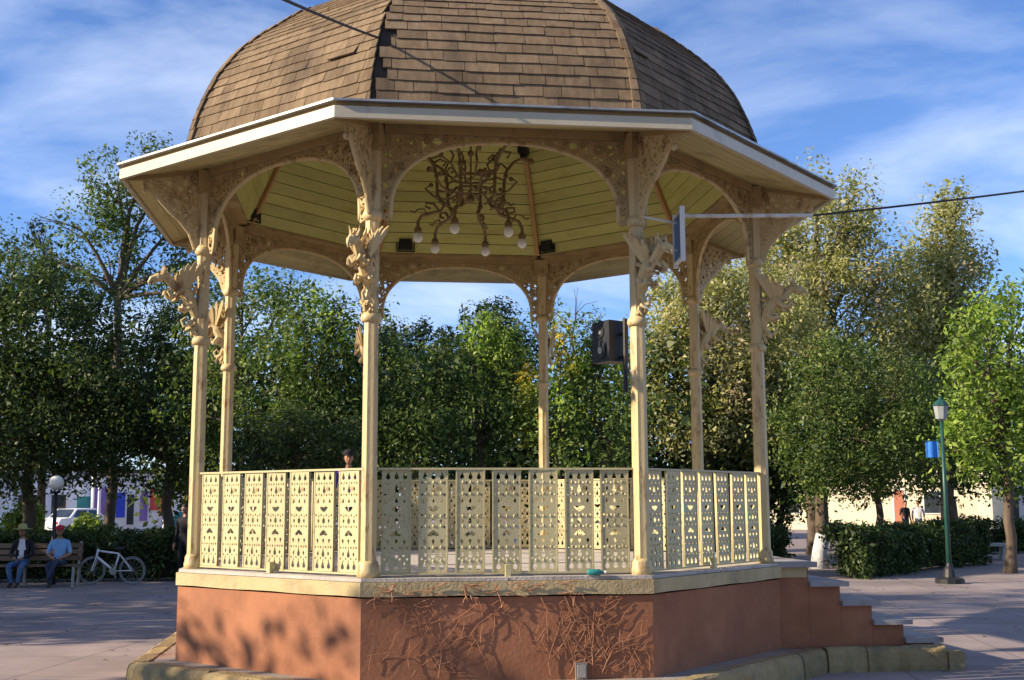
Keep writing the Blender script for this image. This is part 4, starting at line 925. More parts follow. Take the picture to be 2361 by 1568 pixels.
tree('broadleaf_tree', 'green tree with yellowing leaves beside the middle back column', (gx(1285, 13), 13), [LB(1295, 800, 26, 65, 13), LB(1260, 900, 46, 90, 13), LB(1330, 890, 50, 100, 13.2), LB(1220, 930, 40, 80, 13), LB(1290, 1000, 90, 80, 12.8)], 'lf_bright', 18, 50, 0.2, 0.14, 0.1, seed=30, group=G1, vert=1.5, extra=[('yellow_leaves', 'lf_yellow', 1.3, [LB(1293, 820, 18, 75, 12.9), LB(1225, 960, 22, 60, 12.9), LB(1210, 890, 14, 50, 12.9)])])
tree('broadleaf_tree', 'leafy green tree under the loudspeaker in the middle bay', (gx(1400, 13.2), 13.2), [LB(1385, 870, 50, 90, 13.2), LB(1430, 940, 60, 90, 13), LB(1350, 960, 60, 90, 13), LB(1400, 1020, 90, 70, 12.8), LB(1360, 800, 26, 50, 13.3)], 'lf_mid', 22, 55, 0.22, 0.14, 0.1, seed=31, group=G1, vert=1.4, extra=[('lit_tint_shoots', 'lf_bright', 0.8, [LB(1390, 860, 50, 70, 13.0)])])  # brighter leaf colour stands in for sun on the shoots
tree('broadleaf_tree', 'thin open tree with sparse twigs against the sky behind the middle back column', (gx(1330, 24), 24), [LB(1330, 720, 80, 60, 24), LB(1240, 730, 50, 60, 24), LB(1380, 760, 50, 50, 24), LB(1320, 820, 90, 80, 24)], 'lf_mid', 3.2, 22, 0.2, 0.15, 0.1, seed=32, group=G1, shell=0.3, twigs=50)
tree('broadleaf_tree', 'domed dark tree against the sky in the middle of the bandstand', (gx(1125, 40), 40), [LB(1125, 770, 75, 72, 40), LB(1080, 830, 70, 70, 40), LB(1180, 830, 70, 80, 40), LB(1125, 920, 120, 110, 40)], 'lf_conifer', 11, 60, 0.4, 0.26, 0.25, seed=33, group=G1)
for n_, (u, v, w) in enumerate([(905, 765, 22), (945, 790, 20), (975, 768, 32), (1030, 780, 28), (860, 790, 30)]):
    lab = ['dark conifer tip just right of the front left column against the sky', 'short dark conifer between two taller ones in the middle bay', 'broad dark conifer in the middle bay left of the domed tree', 'dark conifer touching the domed tree on its left', 'dark conifer hidden mostly by the front left column'][n_]
    tree('conifer_tree', lab, (gx(u, 44+n_*0.6), 44+n_*0.6), [LB(u, v, w*0.45, 30, 44), LB(u, v+50, w*0.9, 45, 44), LB(u, v+120, w*1.4, 70, 44), LB(u, v+210, w*1.6, 90, 44)], 'lf_conifer', 9, 50, 0.36, 0.26, 0.2, seed=40+n_, group='dark conifers far behind the bandstand')
# right side
tree('tall_olive_tree', 'tall olive brown tree with a pointed top, larger of the pair at right', (gx(1880, 25), 25), [LB(1960, 500, 55, 75, 25), LB(1885, 560, 95, 95, 25), LB(1985, 600, 90, 110, 25.2), LB(1800, 660, 120, 110, 25), LB(1930, 720, 140, 120, 25), LB(1700, 740, 130, 120, 25), LB(2060, 740, 110, 130, 25.4), LB(1840, 850, 150, 120, 24.8), LB(2040, 880, 130, 110, 25), LB(1975, 435, 26, 45, 25), LB(1888, 430, 26, 60, 25), LB(1780, 560, 60, 70, 25.3)], 'lf_olive', 16, 60, 0.36, 0.19, 0.26, seed=51, group=G1, vert=1.25, extra=[('dry_sprays', 'lf_dry', 0.25, [LB(1800, 700, 120, 110, 24.4), LB(1700, 800, 110, 110, 24.4), LB(1950, 640, 80, 110, 24.4)])])
tree('tall_olive_tree', 'pointed olive brown tree further right, smaller of the pair', (gx(2190, 27), 27), [LB(2190, 530, 45, 75, 27), LB(2160, 610, 75, 90, 27), LB(2225, 640, 60, 90, 27), LB(2180, 720, 100, 100, 27), LB(2110, 690, 70, 100, 26.6), LB(2130, 800, 100, 110, 27), LB(2230, 800, 80, 110, 27), LB(2205, 470, 25, 38, 27), LB(2160, 490, 22, 40, 27), LB(2180, 900, 130, 100, 27)], 'lf_olive', 17, 60, 0.36, 0.2, 0.24, seed=52, group=G1, vert=1.25, extra=[('dry_sprays', 'lf_dry', 0.2, [LB(2170, 650, 80, 110, 26.5)])])
tree('olive_tree', 'pale olive tree with dry brown leaves behind the right back column', (gx(1640, 19), 19), [LB(1600, 760, 100, 110, 19), LB(1690, 720, 90, 110, 19.2), LB(1560, 880, 90, 110, 19), LB(1680, 880, 110, 120, 19), LB(1770, 830, 80, 120, 19.2), LB(1600, 990, 110, 80, 18.8), LB(1720, 1000, 80, 60, 18.8), LB(1540, 690, 50, 60, 19.2), LB(1620, 660, 90, 60, 19.4), LB(1760, 940, 90, 90, 19), LB(1530, 800, 70, 90, 19.3), LB(1800, 720, 90, 90, 19.4)], 'lf_olive', 20, 60, 0.3, 0.16, 0.18, seed=53, group=G1, extra=[('dry_sprays', 'lf_dry', 0.3, [LB(1600, 800, 90, 120, 18.8), LB(1720, 850, 90, 130, 18.8)])], shell=0.4)
tree('broadleaf_tree', 'rounded green tree with a whitewashed trunk right of the bandstand', (8.65, 17.4), [LB(1960, 860, 110, 95, 17.2), LB(1880, 950, 90, 110, 17), LB(2060, 920, 100, 100, 17.3), LB(1970, 1010, 150, 100, 16.8), LB(1880, 1060, 85, 80, 17), LB(2060, 1050, 100, 80, 17.2), LB(1990, 1085, 110, 60, 17)], 'lf_mid', 22, 70, 0.27, 0.13, 0.19, seed=54, group=G1, whitewash=0.85, lean=(0.25, 0.1), fork=0.8)
tree('broadleaf_tree', 'bright leafy tree with large leaves at the right edge behind the lamp post', (gx(2330, 15), 15), [LB(2290, 740, 60, 80, 14.6), LB(2340, 700, 50, 70, 15), LB(2210, 770, 35, 60, 14.6), LB(2270, 850, 90, 90, 14.6), LB(2380, 840, 90, 120, 15), LB(2320, 960, 90, 90, 14.8), LB(2260, 1010, 80, 60, 14.8), LB(2330, 1060, 90, 60, 14.8), LB(2400, 1000, 90, 110, 15), LB(2230, 900, 60, 80, 14.5), LB(2330, 800, 80, 100, 15), LB(2200, 1040, 60, 60, 14.6)], 'lf_bright', 16, 34, 0.25, 0.2, 0.13, seed=55, group=G1, droop=0.6, vert=1.2)
tree('broadleaf_tree', 'dark tree with a thin dark trunk behind the hedge at right', (gx(2030, 24), 24), [LB(2000, 1070, 90, 90, 24), LB(2090, 1080, 90, 80, 24), LB(1920, 1090, 80, 70, 24.3), LB(2150, 1040, 80, 90, 24)], 'lf_dark', 14, 55, 0.32, 0.18, 0.13, seed=56, group=G1, fork=0.7)
tree('broadleaf_tree', 'dark tree with a leaning trunk right behind the green lamp post', (gx(2215, 20), 20), [LB(2180, 1010, 80, 90, 20), LB(2260, 1060, 100, 80, 20), LB(2150, 900, 60, 80, 20.4), LB(2350, 1080, 90, 80, 20)], 'lf_dark', 15, 55, 0.3, 0.17, 0.15, seed=57, group=G1, lean=(-0.4, 0), fork=0.8)
tree('broadleaf_tree', 'dark low tree beside the far stair end of the bandstand', (gx(1800, 20), 20), [LB(1800, 1080, 80, 100, 20), LB(1730, 1100, 60, 60, 20.5), LB(1840, 1160, 70, 60, 19.6)], 'lf_dark', 18, 60, 0.28, 0.15, 0.12, seed=58, group=G1, fork=0.6)
# trees to the left of the picture: they throw the long shadows over the plaza
G2 = 'shade trees left of the picture'
def shade_tree(x, y, h, r, seed, dens=8, lab='', low=0.3):
    z0 = GZ + h*low
    rs = random.Random(seed); lobes = []
    zc = (z0+GZ+h)/2; hz = (GZ+h-z0)/2
    lobes.append((x, y, zc, r, r, hz))
    for k in range(5):
        a = k*1.256+rs.random(); lobes.append((x+math.cos(a)*r*0.55, y+math.sin(a)*r*0.55, zc+rs.uniform(-0.5, 0.4)*hz, r*0.55, r*0.55, hz*0.5))
    tree('shade_tree', lab, (x, y), lobes, 'lf_dark', dens, 40, 0.4, 0.24, 0.2, seed=seed, group=G2)
shade_tree(-15.0, -5.9, 7.0, 1.8, 61, 9, 'low shade tree left of the picture nearest the bandstand')
shade_tree(-18.0, 1.6, 15.0, 2.9, 62, 8, 'tall shade tree left of the picture level with the bandstand', 0.1)
shade_tree(-19.5, 6.6, 12.5, 3.0, 63, 8, 'shade tree left of the picture beyond the tall one', 0.1)
shade_tree(-18.5, 11.2, 7.2, 3.2, 64, 9, 'broad shade tree left of the picture beyond the bench', 0.1)
shade_tree(-16.0, -11.2, 10.0, 2.6, 65, 8, 'leafy shade tree left of the picture beside the camera')
shade_tree(-21.0, 19.5, 8.0, 3.0, 66, 8, 'farthest broad shade tree left of the picture')
shade_tree(-14.0, -16.0, 12.0, 3.4, 67, 8, 'unseen broad tree added left of the camera to shade the ground')  # unseen trees from here down, added to cut ground bounce and skylight
shade_tree(-13.0, -23.5, 12.5, 3.8, 68, 8, 'unseen tall tree added behind the camera at left to shade the ground')
shade_tree(-4.5, -26.5, 13.0, 4.2, 69, 8, 'unseen tall broad tree added straight behind the camera to block skylight')
shade_tree(4.5, -26.0, 12.0, 4.0, 70, 8, 'unseen tree added behind the camera, right of the middle, to block skylight')
shade_tree(13.0, -22.0, 12.5, 4.0, 71, 8, 'unseen tree added behind the camera at right to block skylight')
shade_tree(18.5, -13.0, 12.0, 4.0, 72, 8, 'unseen tree added right of the camera to block skylight')
# the mass of trees farther off that closes the view
def belt(label, items, seed, leaf='lf_dark', dens=12):
    rs = np.random.default_rng(seed); cs = lobe_points(items, dens, rs, 0.55); root = empty('distant_tree_belt', (items[0][0], items[0][1], GZ)); tag(root, label, kind='stuff')
    leaf_cloud('foliage', cs, 60, 0.45, 0.24, M[leaf], root, (items[0][0], items[0][1], GZ), rs=rs)['kind'] = 'stuff'
rb = random.Random(4)
belt('mass of dark trees closing the view behind the bandstand', [LB(u, 945+rb.uniform(-45, 50), 95, 160, 20+rb.uniform(-1, 1.5)) for u in range(440, 1800, 75)] + [LB(u, 1110, 90, 80, 19.5) for u in range(440, 1800, 80)], 90)
belt('mass of dark trees beyond the left benches', [LB(u, 950+rb.uniform(-60, 40), 110, 130, 26+rb.uniform(-1, 2)) for u in range(-150, 460, 80)], 91, dens=11)
belt('mass of dark trees beyond the right hedge', [LB(u, 980+rb.uniform(-60, 40), 110, 120, 31+rb.uniform(-1, 2)) for u in range(1780, 2520, 80)], 92, dens=10)

# hedges
def hedge(label, a, b, h, w, leaf='lf_dark', dens=42, seed=70, size=0.1):
    rs = np.random.default_rng(seed); a = np.array(a, float); b = np.array(b, float); L_ = np.linalg.norm(b-a); d = (b-a)/L_; nn = np.array([-d[1], d[0]])
    root = empty('hedge', ((a[0]+b[0])/2, (a[1]+b[1])/2, GZ)); tag(root, label, 'hedge')
    n = int(dens*L_*(w+h)); s = rs.uniform(0, L_, n); t = rs.uniform(-1, 1, n); z = rs.uniform(0.08, 1, n)
    k = rs.integers(0, 3, n); t = np.where(k == 0, -1+0.15*rs.normal(size=n), t); z = np.where(k == 1, 1-0.05*np.abs(rs.normal(size=n)), z)
    s = np.where(rs.uniform(0, 1, n) < 0.10, rs.choice([0.03, 0.97], n)*L_, s)
    hz = h*(1+0.06*np.sin(s*2.3)+0.04*np.sin(s*5.1))
    c = np.stack([a[0]+d[0]*s+nn[0]*t*w/2, a[1]+d[1]*s+nn[1]*t*w/2, GZ+z*hz], 1)
    core = MB(); m = (a+b)/2; core.box((m[0]-root.location.x, m[1]-root.location.y, h*0.42), (L_-0.9, w*0.5, h*0.72), math.atan2(d[1], d[0])); core.build('branch_core', M['twigs'], root)
    leaf_cloud('foliage', c, 34, 0.11, size, M[leaf], root, (root.location.x, root.location.y, GZ), rs=rs)['kind'] = 'stuff'
h0 = atz(1950, 1338, GZ); h1 = atz(2255, 1302, GZ)
hedge('dark clipped hedge at right between the whitewashed trunk and the lamp post', (h0[0], h0[1]+0.5), (h1[0], h1[1]+0.5), 1.02, 0.9, seed=71)
hedge('dark clipped hedge behind the bicycle at left', (-13.5, 13.6), (-5.2, 14.1), 0.95, 0.8, seed=72)
hedge('low sunlit hedge farther behind the left hedge', (-15, 22), (-6, 22.5), 0.9, 0.8, 'lf_mid', 30, seed=73)
hedge('low dark hedge seen through the back railings of the bandstand', (-4.6, 14.6), (7.4, 15.6), 0.9, 0.8, seed=74)
hedge('dark hedge far right behind the concrete bench', (15.2, 25.0), (24, 27.5), 1.0, 0.9, 'lf_dark', 30, seed=75)
hedge('dark shrub hedge between the stairs and the whitewashed trunk', (5.2, 21.0), (8.2, 21.4), 1.7, 1.0, 'lf_dark', 30, seed=76)
def topiary(label, u, v, r, Y, seed):
    c = at(u, v, Y); rs = np.random.default_rng(seed); root = empty('round_topiary', (c[0], c[1], GZ)); tag(root, label, 'shrub')
    s = MB(); s.tube([(0, 0, 0), (0, 0, c[2]-GZ)], 0.05, 6); s.build('stem', M['bark'], root)
    cs = lobe_points([(c[0], c[1], c[2], r, r, r*0.9)], 60/(r*r), rs, 0.7); leaf_cloud('foliage', cs, 40, 0.16, 0.13, M['lf_bright'], root, (c[0], c[1], GZ), rs=rs)
topiary('round clipped green shrub above the seated person in the straw hat', 50, 1200, 0.42, 21, 81)
topiary('small rounded green shrub between the globe lamp and the red cap', 205, 1222, 0.4, 26, 82)

# ================================================================== STREET FURNITURE
# globe lamp at left
c = at(130, 1113, 12.6); gl = empty('globe_lamp', (c[0], c[1], GZ)); tag(gl, 'white globe lamp on a dark post above the seated people at left', 'street lamp')
hh = c[2]-GZ
m_ = MB(); m_.tube([(0, 0, 0), (0, 0, 0.25), (0, 0, 0.3), (0, 0, hh-0.22)], [0.09, 0.08, 0.05, 0.04], 8); m_.build('lamp_post', M['black'], gl, True)
m_ = MB(); m_.lathe((0, 0, hh-0.24), [(0.05, 0), (0.1, 0.03), (0.11, 0.06)], 10); m_.build('lamp_collar', M['black'], gl)
m_ = MB(); m_.ball((0, 0, hh), 0.16, 16, 12); m_.build('glass_globe', M['glass'], gl, True)
# green lamp post with banner
lp = empty('lamp_post', (9.81, 11.71, GZ)); tag(lp, 'green lamp post with a blue banner and lantern at right', 'street lamp')
m_ = MB(); m_.tube([(0, 0, 0.12), (0, 0, 3.42)], [0.055, 0.038], 10); m_.build('post', M['postgreen'], lp, True)
m_ = MB(); m_.lathe((0, 0, 0), [(0.30, 0), (0.30, 0.09), (0.26, 0.11), (0.14, 0.13), (0.11, 0.30), (0.07, 0.36), (0.06, 0.42)], 12); m_.build('base_plinth', M['black'], lp)
m_ = MB(); m_.lathe((0, 0, 3.42), [(0.05, 0), (0.12, 0.04), (0.16, 0.30), (0.17, 0.32)], 8); m_.build('lantern_glass', M['lantern'], lp)
m_ = MB(); m_.lathe((0, 0, 3.745), [(0.19, 0), (0.13, 0.08), (0.04, 0.14), (0.02, 0.22)], 8); m_.build('lantern_cap', M['postgreen'], lp)
m_ = MB(); n_ = 6
for k in range(n_):
    x0 = -0.10-0.26*k/n_; x1 = -0.10-0.26*(k+1)/n_; y0 = 0.02*math.sin(k*1.4); y1 = 0.02*math.sin((k+1)*1.4)
    m_.hexa([(x1, y1-0.006, 2.64), (x0, y0-0.006, 2.64), (x0, y0+0.006, 2.64), (x1, y1+0.006, 2.64), (x1, y1-0.006, 2.98), (x0, y0-0.006, 2.98), (x0, y0+0.006, 2.98), (x1, y1+0.006, 2.98)])
bn = m_.build('banner', M['banner'], lp)
m_ = MB(); m_.bar((0, 0, 2.995), (-0.40, 0, 2.995), 0.02, 0.02); m_.bar((0, 0, 2.63), (-0.40, 0, 2.63), 0.015, 0.015); m_.build('banner_arm', M['postgreen'], lp)
# benches
def bench(label, loc, rz, length, wood=True):
    o = empty('park_bench', loc, rz); tag(o, label, 'bench')
    if wood:
        for k in range(4):
            m = MB(); m.box((0, -0.17+0.115*k, 0.44), (length, 0.098, 0.035)); m.build('seat_slat', M['wood'], o)
        for k in range(3):
            m = MB(); m.box((0, 0.24+0.03*k, 0.58+0.13*k), (length, 0.03, 0.10), mtx=Matrix.Rotation(R(-12), 3, 'X')); m.build('back_slat', M['wood'], o)
        for x in (-length/2+0.06, -0.02, length/2-0.06):
            m = MB(); m.bar((x, -0.2, 0), (x, -0.18, 0.42), 0.05, 0.05); m.bar((x, 0.2, 0), (x, 0.22, 0.44), 0.05, 0.05); m.bar((x, 0.22, 0.44), (x, 0.35, 0.92), 0.05, 0.04, (0, 1, 0)); m.bar((x, -0.2, 0.40), (x, 0.22, 0.40), 0.05, 0.03)
            m.build('leg_frame', M['iron'], o)
    else:
        m = MB(); m.box((0, 0, 0.43), (length, 0.45, 0.09)); m.build('seat', M['concrete'], o)
        for x in (-length/2+0.25, length/2-0.25):
            m = MB(); m.hexa([(x-0.12, -0.16, 0), (x+0.12, -0.16, 0), (x+0.12, 0.16, 0), (x-0.12, 0.16, 0), (x-0.07, -0.18, 0.385), (x+0.07, -0.18, 0.385), (x+0.07, 0.18, 0.385), (x-0.07, 0.18, 0.385)]); m.build('leg', M['concrete'], o)
    return o
b0 = atz(50, 1355, GZ)
bench('wooden slatted bench at left with two people sitting on it', (b0[0]-0.1, b0[1]+0.25, GZ), R(4), 2.3)
q = atz(2290, 1290, GZ); bench('grey concrete bench at the far right edge in front of the hedge', (q[0], q[1], GZ), R(-6), 1.15, False)

# bicycle
def wheel(name, parent, loc, rot, r):
    e = empty(name, loc); e.parent = parent; e.rotation_euler = rot
    t = MB(); t.tube([(r*math.cos(k*math.pi/14), 0, r*math.sin(k*math.pi/14)) for k in range(29)], 0.014, 6, False); t.build('tyre', M['rubber'], e, True)
    t = MB(); rr = r-0.03; t.tube([(rr*math.cos(k*math.pi/14), 0, rr*math.sin(k*math.pi/14)) for k in range(29)], 0.010, 5, False); t.build('rim', M['iron'], e)
    t = MB()
    for k in range(14): a = k*math.pi/7; t.tube([(0, 0.015*(-1)**k, 0), (rr*math.cos(a), 0, rr*math.sin(a))], 0.0025, 4, False)
    t.tube([(0, -0.04, 0), (0, 0.04, 0)], 0.02, 6); t.build('spokes', M['iron'], e)['kind'] = 'stuff'
p0 = atz(258, 1349, GZ)
bk = empty('bicycle', (p0[0], p0[1]+0.05, GZ), R(-6)); tag(bk, 'white framed bicycle parked before the left hedge', 'bicycle')
rw = 0.285; bl = Matrix.Rotation(R(8), 3, 'X')
wheel('rear_wheel', bk, (0.42, 0, rw+0.02), (R(4), 0, 0), rw); wheel('front_wheel', bk, (-0.47, 0, rw+0.02), (R(4), 0, R(42)), rw)
m_ = MB(); bb = (0.02, 0, 0.29); st = (0.12, 0.0, 0.66); hd = (-0.36, 0, 0.72); h2 = (-0.385, 0, 0.60)
m_.tube([h2, bb], 0.026, 8); m_.tube([hd, st], 0.02, 8); m_.tube([bb, st], 0.02, 8)
for s in (-1, 1): m_.tube([bb, (0.42, 0.05*s, 0.305)], 0.011, 6); m_.tube([st, (0.42, 0.05*s, 0.305)], 0.010, 6)
m_.tube([(-0.35, 0, 0.76), (-0.39, 0, 0.57)], 0.024, 8); m_.build('frame', M['white'], bk, True)
m_ = MB()
for s in (-1, 1): m_.tube([(-0.39, 0.0, 0.58), (-0.40+0.02, 0.05*s, 0.55), (-0.47, 0.05*s, 0.305)], 0.012, 6)
m_.build('fork', M['white'], bk)
m_ = MB(); m_.tube([(-0.35, 0, 0.76), (-0.345, 0, 0.85)], 0.014, 6); m_.tube([(-0.30, -0.28, 0.90), (-0.36, -0.12, 0.86), (-0.35, 0, 0.85), (-0.36, 0.12, 0.86), (-0.30, 0.28, 0.90)], 0.013, 6); m_.build('handlebar', M['black'], bk)
m_ = MB(); m_.tube([(0.12, 0, 0.66), (0.14, 0, 0.76)], 0.013, 6); m_.hexa([(-0.0, -0.02, 0.76), (0.24, -0.07, 0.75), (0.24, 0.07, 0.75), (0.0, 0.02, 0.76), (0.0, -0.018, 0.80), (0.24, -0.06, 0.81), (0.24, 0.06, 0.81), (0.0, 0.018, 0.80)]); m_.build('saddle', M['black'], bk)
m_ = MB(); m_.tube([(0.02, -0.05, 0.29), (0.02, -0.06, 0.29)], 0.08, 12); m_.tube([(0.02, -0.07, 0.29), (0.10, -0.08, 0.15)], 0.012, 5); m_.tube([(0.02, 0.07, 0.29), (-0.06, 0.08, 0.43)], 0.012, 5); m_.build('crank', M['iron'], bk)

# ================================================================== PEOPLE
def person(label, loc, rz, pose, top, legs, scale=1.0, hat=None, jacket=None, crossed=False, shoes='leather', group=None, arms='lap'):
    root = empty('person', loc, rz); tag(root, label, 'person', group)
    V = []; E = []; Rd = []; T = []
    def j(p, r, tg, par=None):
        V.append(Vector(p)*scale); Rd.append((r[0]*scale, r[1]*scale) if isinstance(r, tuple) else (r*scale, r*scale)); T.append(tg); i = len(V)-1
        if par is not None: E.append((par, i))
        return i
    if pose == 'sit':
        pel = j((0, 0.10, 0.54), (0.15, 0.12), 'legs'); sp1 = j((0, 0.13, 0.72), (0.14, 0.11), 'top', pel); chs = j((0, 0.11, 0.93), (0.155, 0.115), 'top', sp1); nk = j((0, 0.075, 1.09), 0.055, 'skin', chs); hd_ = j((0, 0.05, 1.17), 0.05, 'skin', nk)
        head = Vector((0, 0.03, 1.245)); nkz = 1.07 if pose == 'sit' else 1.43
        for s in (-1, 1):
            if crossed and s == 1:
                hp = j((0.09, 0.04, 0.53), 0.088, 'legs', pel); kn = j((0.03, -0.36, 0.60), 0.064, 'legs', hp); an = j((-0.10, -0.50, 0.22), 0.042, 'legs', kn); tf = j((-0.12, -0.62, 0.17), 0.04, 'shoe', an)
            else:
                hp = j((0.09*s, 0.04, 0.53), 0.088, 'legs', pel); kn = j((0.15*s, -0.36, 0.50), 0.066, 'legs', hp); an = j((0.07*s, -0.33, 0.10), 0.045, 'legs', kn); tf = j((0.08*s, -0.50, 0.045), 0.042, 'shoe', an)
            sh = j((0.18*s, 0.12, 1.0), 0.062, 'top', chs); el = j((0.25*s, 0.06, 0.74), 0.046, 'top', sh)
            wr = j((0.10*s, -0.17, 0.66), 0.03, 'skin' if not jacket else 'top', el); V_h = (0.04*s, -0.24, 0.64)
            hnd = j(V_h, (0.032, 0.02), 'skin', wr)
            for f in range(5):
                tip = (0.0+0.012*s-0.018*s*f*0.6, -0.285+0.012*abs(f-2), 0.625-0.010*f); FING.append((Vector(V_h)*scale, Vector(tip)*scale, 0.009*scale, s))
    else:
        pel = j((0, 0, 0.93), (0.145, 0.105), 'legs'); sp1 = j((0, 0.0, 1.10), (0.13, 0.095), 'top', pel); chs = j((0, 0.0, 1.30), (0.155, 0.11), 'top', sp1); nk = j((0, -0.005, 1.455), 0.053, 'skin', chs); hd_ = j((0, -0.02, 1.52), 0.05, 'skin', nk)
        head = Vector((0, -0.025, 1.60)); nkz = 1.43
        for s in (-1, 1):
            hp = j((0.085*s, 0, 0.88), 0.086, 'legs', pel); kn = j((0.10*s, -0.02, 0.49), 0.060, 'legs', hp); an = j((0.10*s, 0.02, 0.09), 0.042, 'legs', kn); tf = j((0.12*s, -0.13, 0.04), 0.04, 'shoe', an)
            sh = j((0.185*s, 0.01, 1.38), 0.060, 'top', chs); el = j((0.235*s, 0.03, 1.10), 0.044, 'top', sh); wr = j((0.23*s, -0.06, 0.86), 0.03, 'top' if jacket else 'skin', el); hv = (0.235*s, -0.085, 0.78); hnd = j(hv, (0.024, 0.036), 'skin', wr)
            for f in range(5): FING.append((Vector(hv)*scale, Vector((0.235*s-0.006*s, -0.125+0.02*f, 0.70+0.008*abs(f-2)+(0.03 if f == 0 else 0)))*scale, 0.008*scale, s))
    me = bpy.data.meshes.new('body_skeleton'); me.from_pydata(V, E, []); ob = bpy.data.objects.new('body_skeleton', me); col.objects.link(ob)
    ob.modifiers.new('skin', 'SKIN'); sk = me.skin_vertices[0].data
    for k in range(len(V)): sk[k].radius = Rd[k]; sk[k].use_root = (k == 0)
    sb_ = ob.modifiers.new('sub', 'SUBSURF'); sb_.levels = 2; sb_.render_levels = 2
    dg = bpy.context.evaluated_depsgraph_get(); dg.update(); bm_me = bpy.data.meshes.new_from_object(ob.evaluated_get(dg)); bpy.data.objects.remove(ob)
    mats = {'top': M[jacket or top], 'legs': M[legs], 'skin': M['skin'], 'shoe': M[shoes], 'shirt': M[top]}; keys = list(mats)
    segs = [(V[a], V[b], T[b]) for a, b in E]; idx = []
    verts = [v.co.copy() for v in bm_me.vertices]; faces = [tuple(p.vertices) for p in bm_me.polygons]
    for p in bm_me.polygons:
        c_ = p.center; best = None
        for a, b, tg in segs:
            ab = b-a; t = max(0, min(1, (c_-a).dot(ab)/ab.length_squared)); d = (c_-a-ab*t).length
            if best is None or d < best[0]: best = (d, tg, t)
        tg = best[1]
        if tg == 'skin' and c_.z < nkz*scale and c_.z > (nkz-0.16)*scale and abs(c_.x) < 0.16*scale: tg = 'top'
        if jacket and tg == 'top' and abs(c_.x) < 0.075*scale and p.normal.y < -0.2: tg = 'shirt'
        idx.append(keys.index(tg))
    mb = MB(); mb.v = [tuple(v) for v in verts]; mb.f = faces; mb.m = idx
    mb.cur = keys.index('skin')
    for (a, b, r, s) in FING: mid_ = a.lerp(b, 0.55) + Vector((0, -0.004, 0.008)); mb.tube([a, mid_, b], [r*1.1, r, r*0.75], 5)
    FING.clear()
    h = head*scale; sc = scale                                                 # head with jaw, nose, ears
    b = len(mb.v); n, m = 14, 11
    for i in range(m+1):
        ph = math.pi*i/m; z = -math.cos(ph); pr = max(1e-3, math.sin(ph))
        for k in range(n):
            a = 2*math.pi*k/n; x, y = pr*math.cos(a), pr*math.sin(a); jaw = 1 - 0.28*max(0, -z)*(1 if y < 0.2 else 1.2)
            mb.v.append((h.x + 0.076*sc*x*jaw, h.y + 0.096*sc*y*(1 - 0.12*max(0, -z)) - (0.010*sc if y < -0.3 and z < 0 else 0), h.z + 0.116*sc*z))
    for i in range(m):
        for k in range(n): mb.f.append((b+i*n+k, b+i*n+(k+1) % n, b+(i+1)*n+(k+1) % n, b+(i+1)*n+k)); mb.m.append(mb.cur)
    mb.tube([h+Vector((0, -0.088, 0.02))*sc, h+Vector((0, -0.108, -0.012))*sc, h+Vector((0, -0.118, -0.026))*sc, h+Vector((0, -0.095, -0.034))*sc], [0.008*sc, 0.012*sc, 0.015*sc, 0.008*sc], 6)
    for s in (-1, 1): mb.ball(h+Vector((0.078*s, 0.01, 0))*sc, 0.026*sc, 6, 5, (0.4, 0.8, 1.1))
    mb.tube([h+Vector((-0.024, -0.096, -0.058))*sc, h+Vector((0, -0.102, -0.058))*sc, h+Vector((0.024, -0.096, -0.058))*sc], 0.007*sc, 5)
    body = mb.build('body', [mats[k] for k in keys], root, True)
    ey = MB()
    for s in (-1, 1): ey.ball(h+Vector((0.03*s, -0.087, 0.012))*sc, 0.011*sc, 6, 5)
    ey.build('eyes', M['hair'], root, True)
    hr = MB(); b = len(hr.v)
    for i in range(8):                                                          # hair cap over the back and top of the skull
        ph = math.pi*0.5*i/7
        for k in range(14):
            a = 2*math.pi*k/14; fr_ = math.sin(a); low = -0.03 if fr_ > -0.2 else 0.05
            hr.v.append((h.x + 0.083*sc*math.cos(a)*math.cos(ph), h.y + 0.004*sc + 0.102*sc*math.sin(a)*math.cos(ph), h.z + (low + (0.125-low)*math.sin(ph))*sc))
    for i in range(7):
        for k in range(14): hr.f.append((b+i*14+k, b+i*14+(k+1) % 14, b+(i+1)*14+(k+1) % 14, b+(i+1)*14+k)); hr.m.append(0)
    hr.build('hair', M['hair'], root, True)
    if hat == 'straw':
        t = MB(); t.lathe(h+Vector((0, 0, 0.055))*sc, [(0.21*sc, 0.02*sc), (0.20*sc, 0.0), (0.098*sc, 0.012*sc), (0.096*sc, 0.08*sc), (0.07*sc, 0.125*sc), (0.02*sc, 0.115*sc)], 18); t.build('hat', M['straw'], root, True)
    elif hat:
        t = MB(); t.lathe(h+Vector((0, 0, 0.045))*sc, [(0.093*sc, 0), (0.097*sc, 0.03*sc), (0.088*sc, 0.07*sc), (0.05*sc, 0.10*sc), (0.01*sc, 0.105*sc)], 16)
        t.hexa([h+Vector((-0.065, -0.08, 0.045))*sc, h+Vector((-0.045, -0.175, 0.03))*sc, h+Vector((0.045, -0.175, 0.03))*sc, h+Vector((0.065, -0.08, 0.045))*sc, h+Vector((-0.065, -0.08, 0.06))*sc, h+Vector((-0.045, -0.175, 0.042))*sc, h+Vector((0.045, -0.175, 0.042))*sc, h+Vector((0.065, -0.08, 0.06))*sc])
        t.build('cap', M[hat], root, True)
    return root
FING = []
sx = atz(45, 1362, GZ); person('person in a straw hat, dark jacket and white shirt sitting on the left bench', (float(at(42, 1320, b0[1])[0]), b0[1]+0.10, GZ), R(2), 'sit', 'whitecloth', 'jeans', 0.92, 'straw', 'blackcloth')
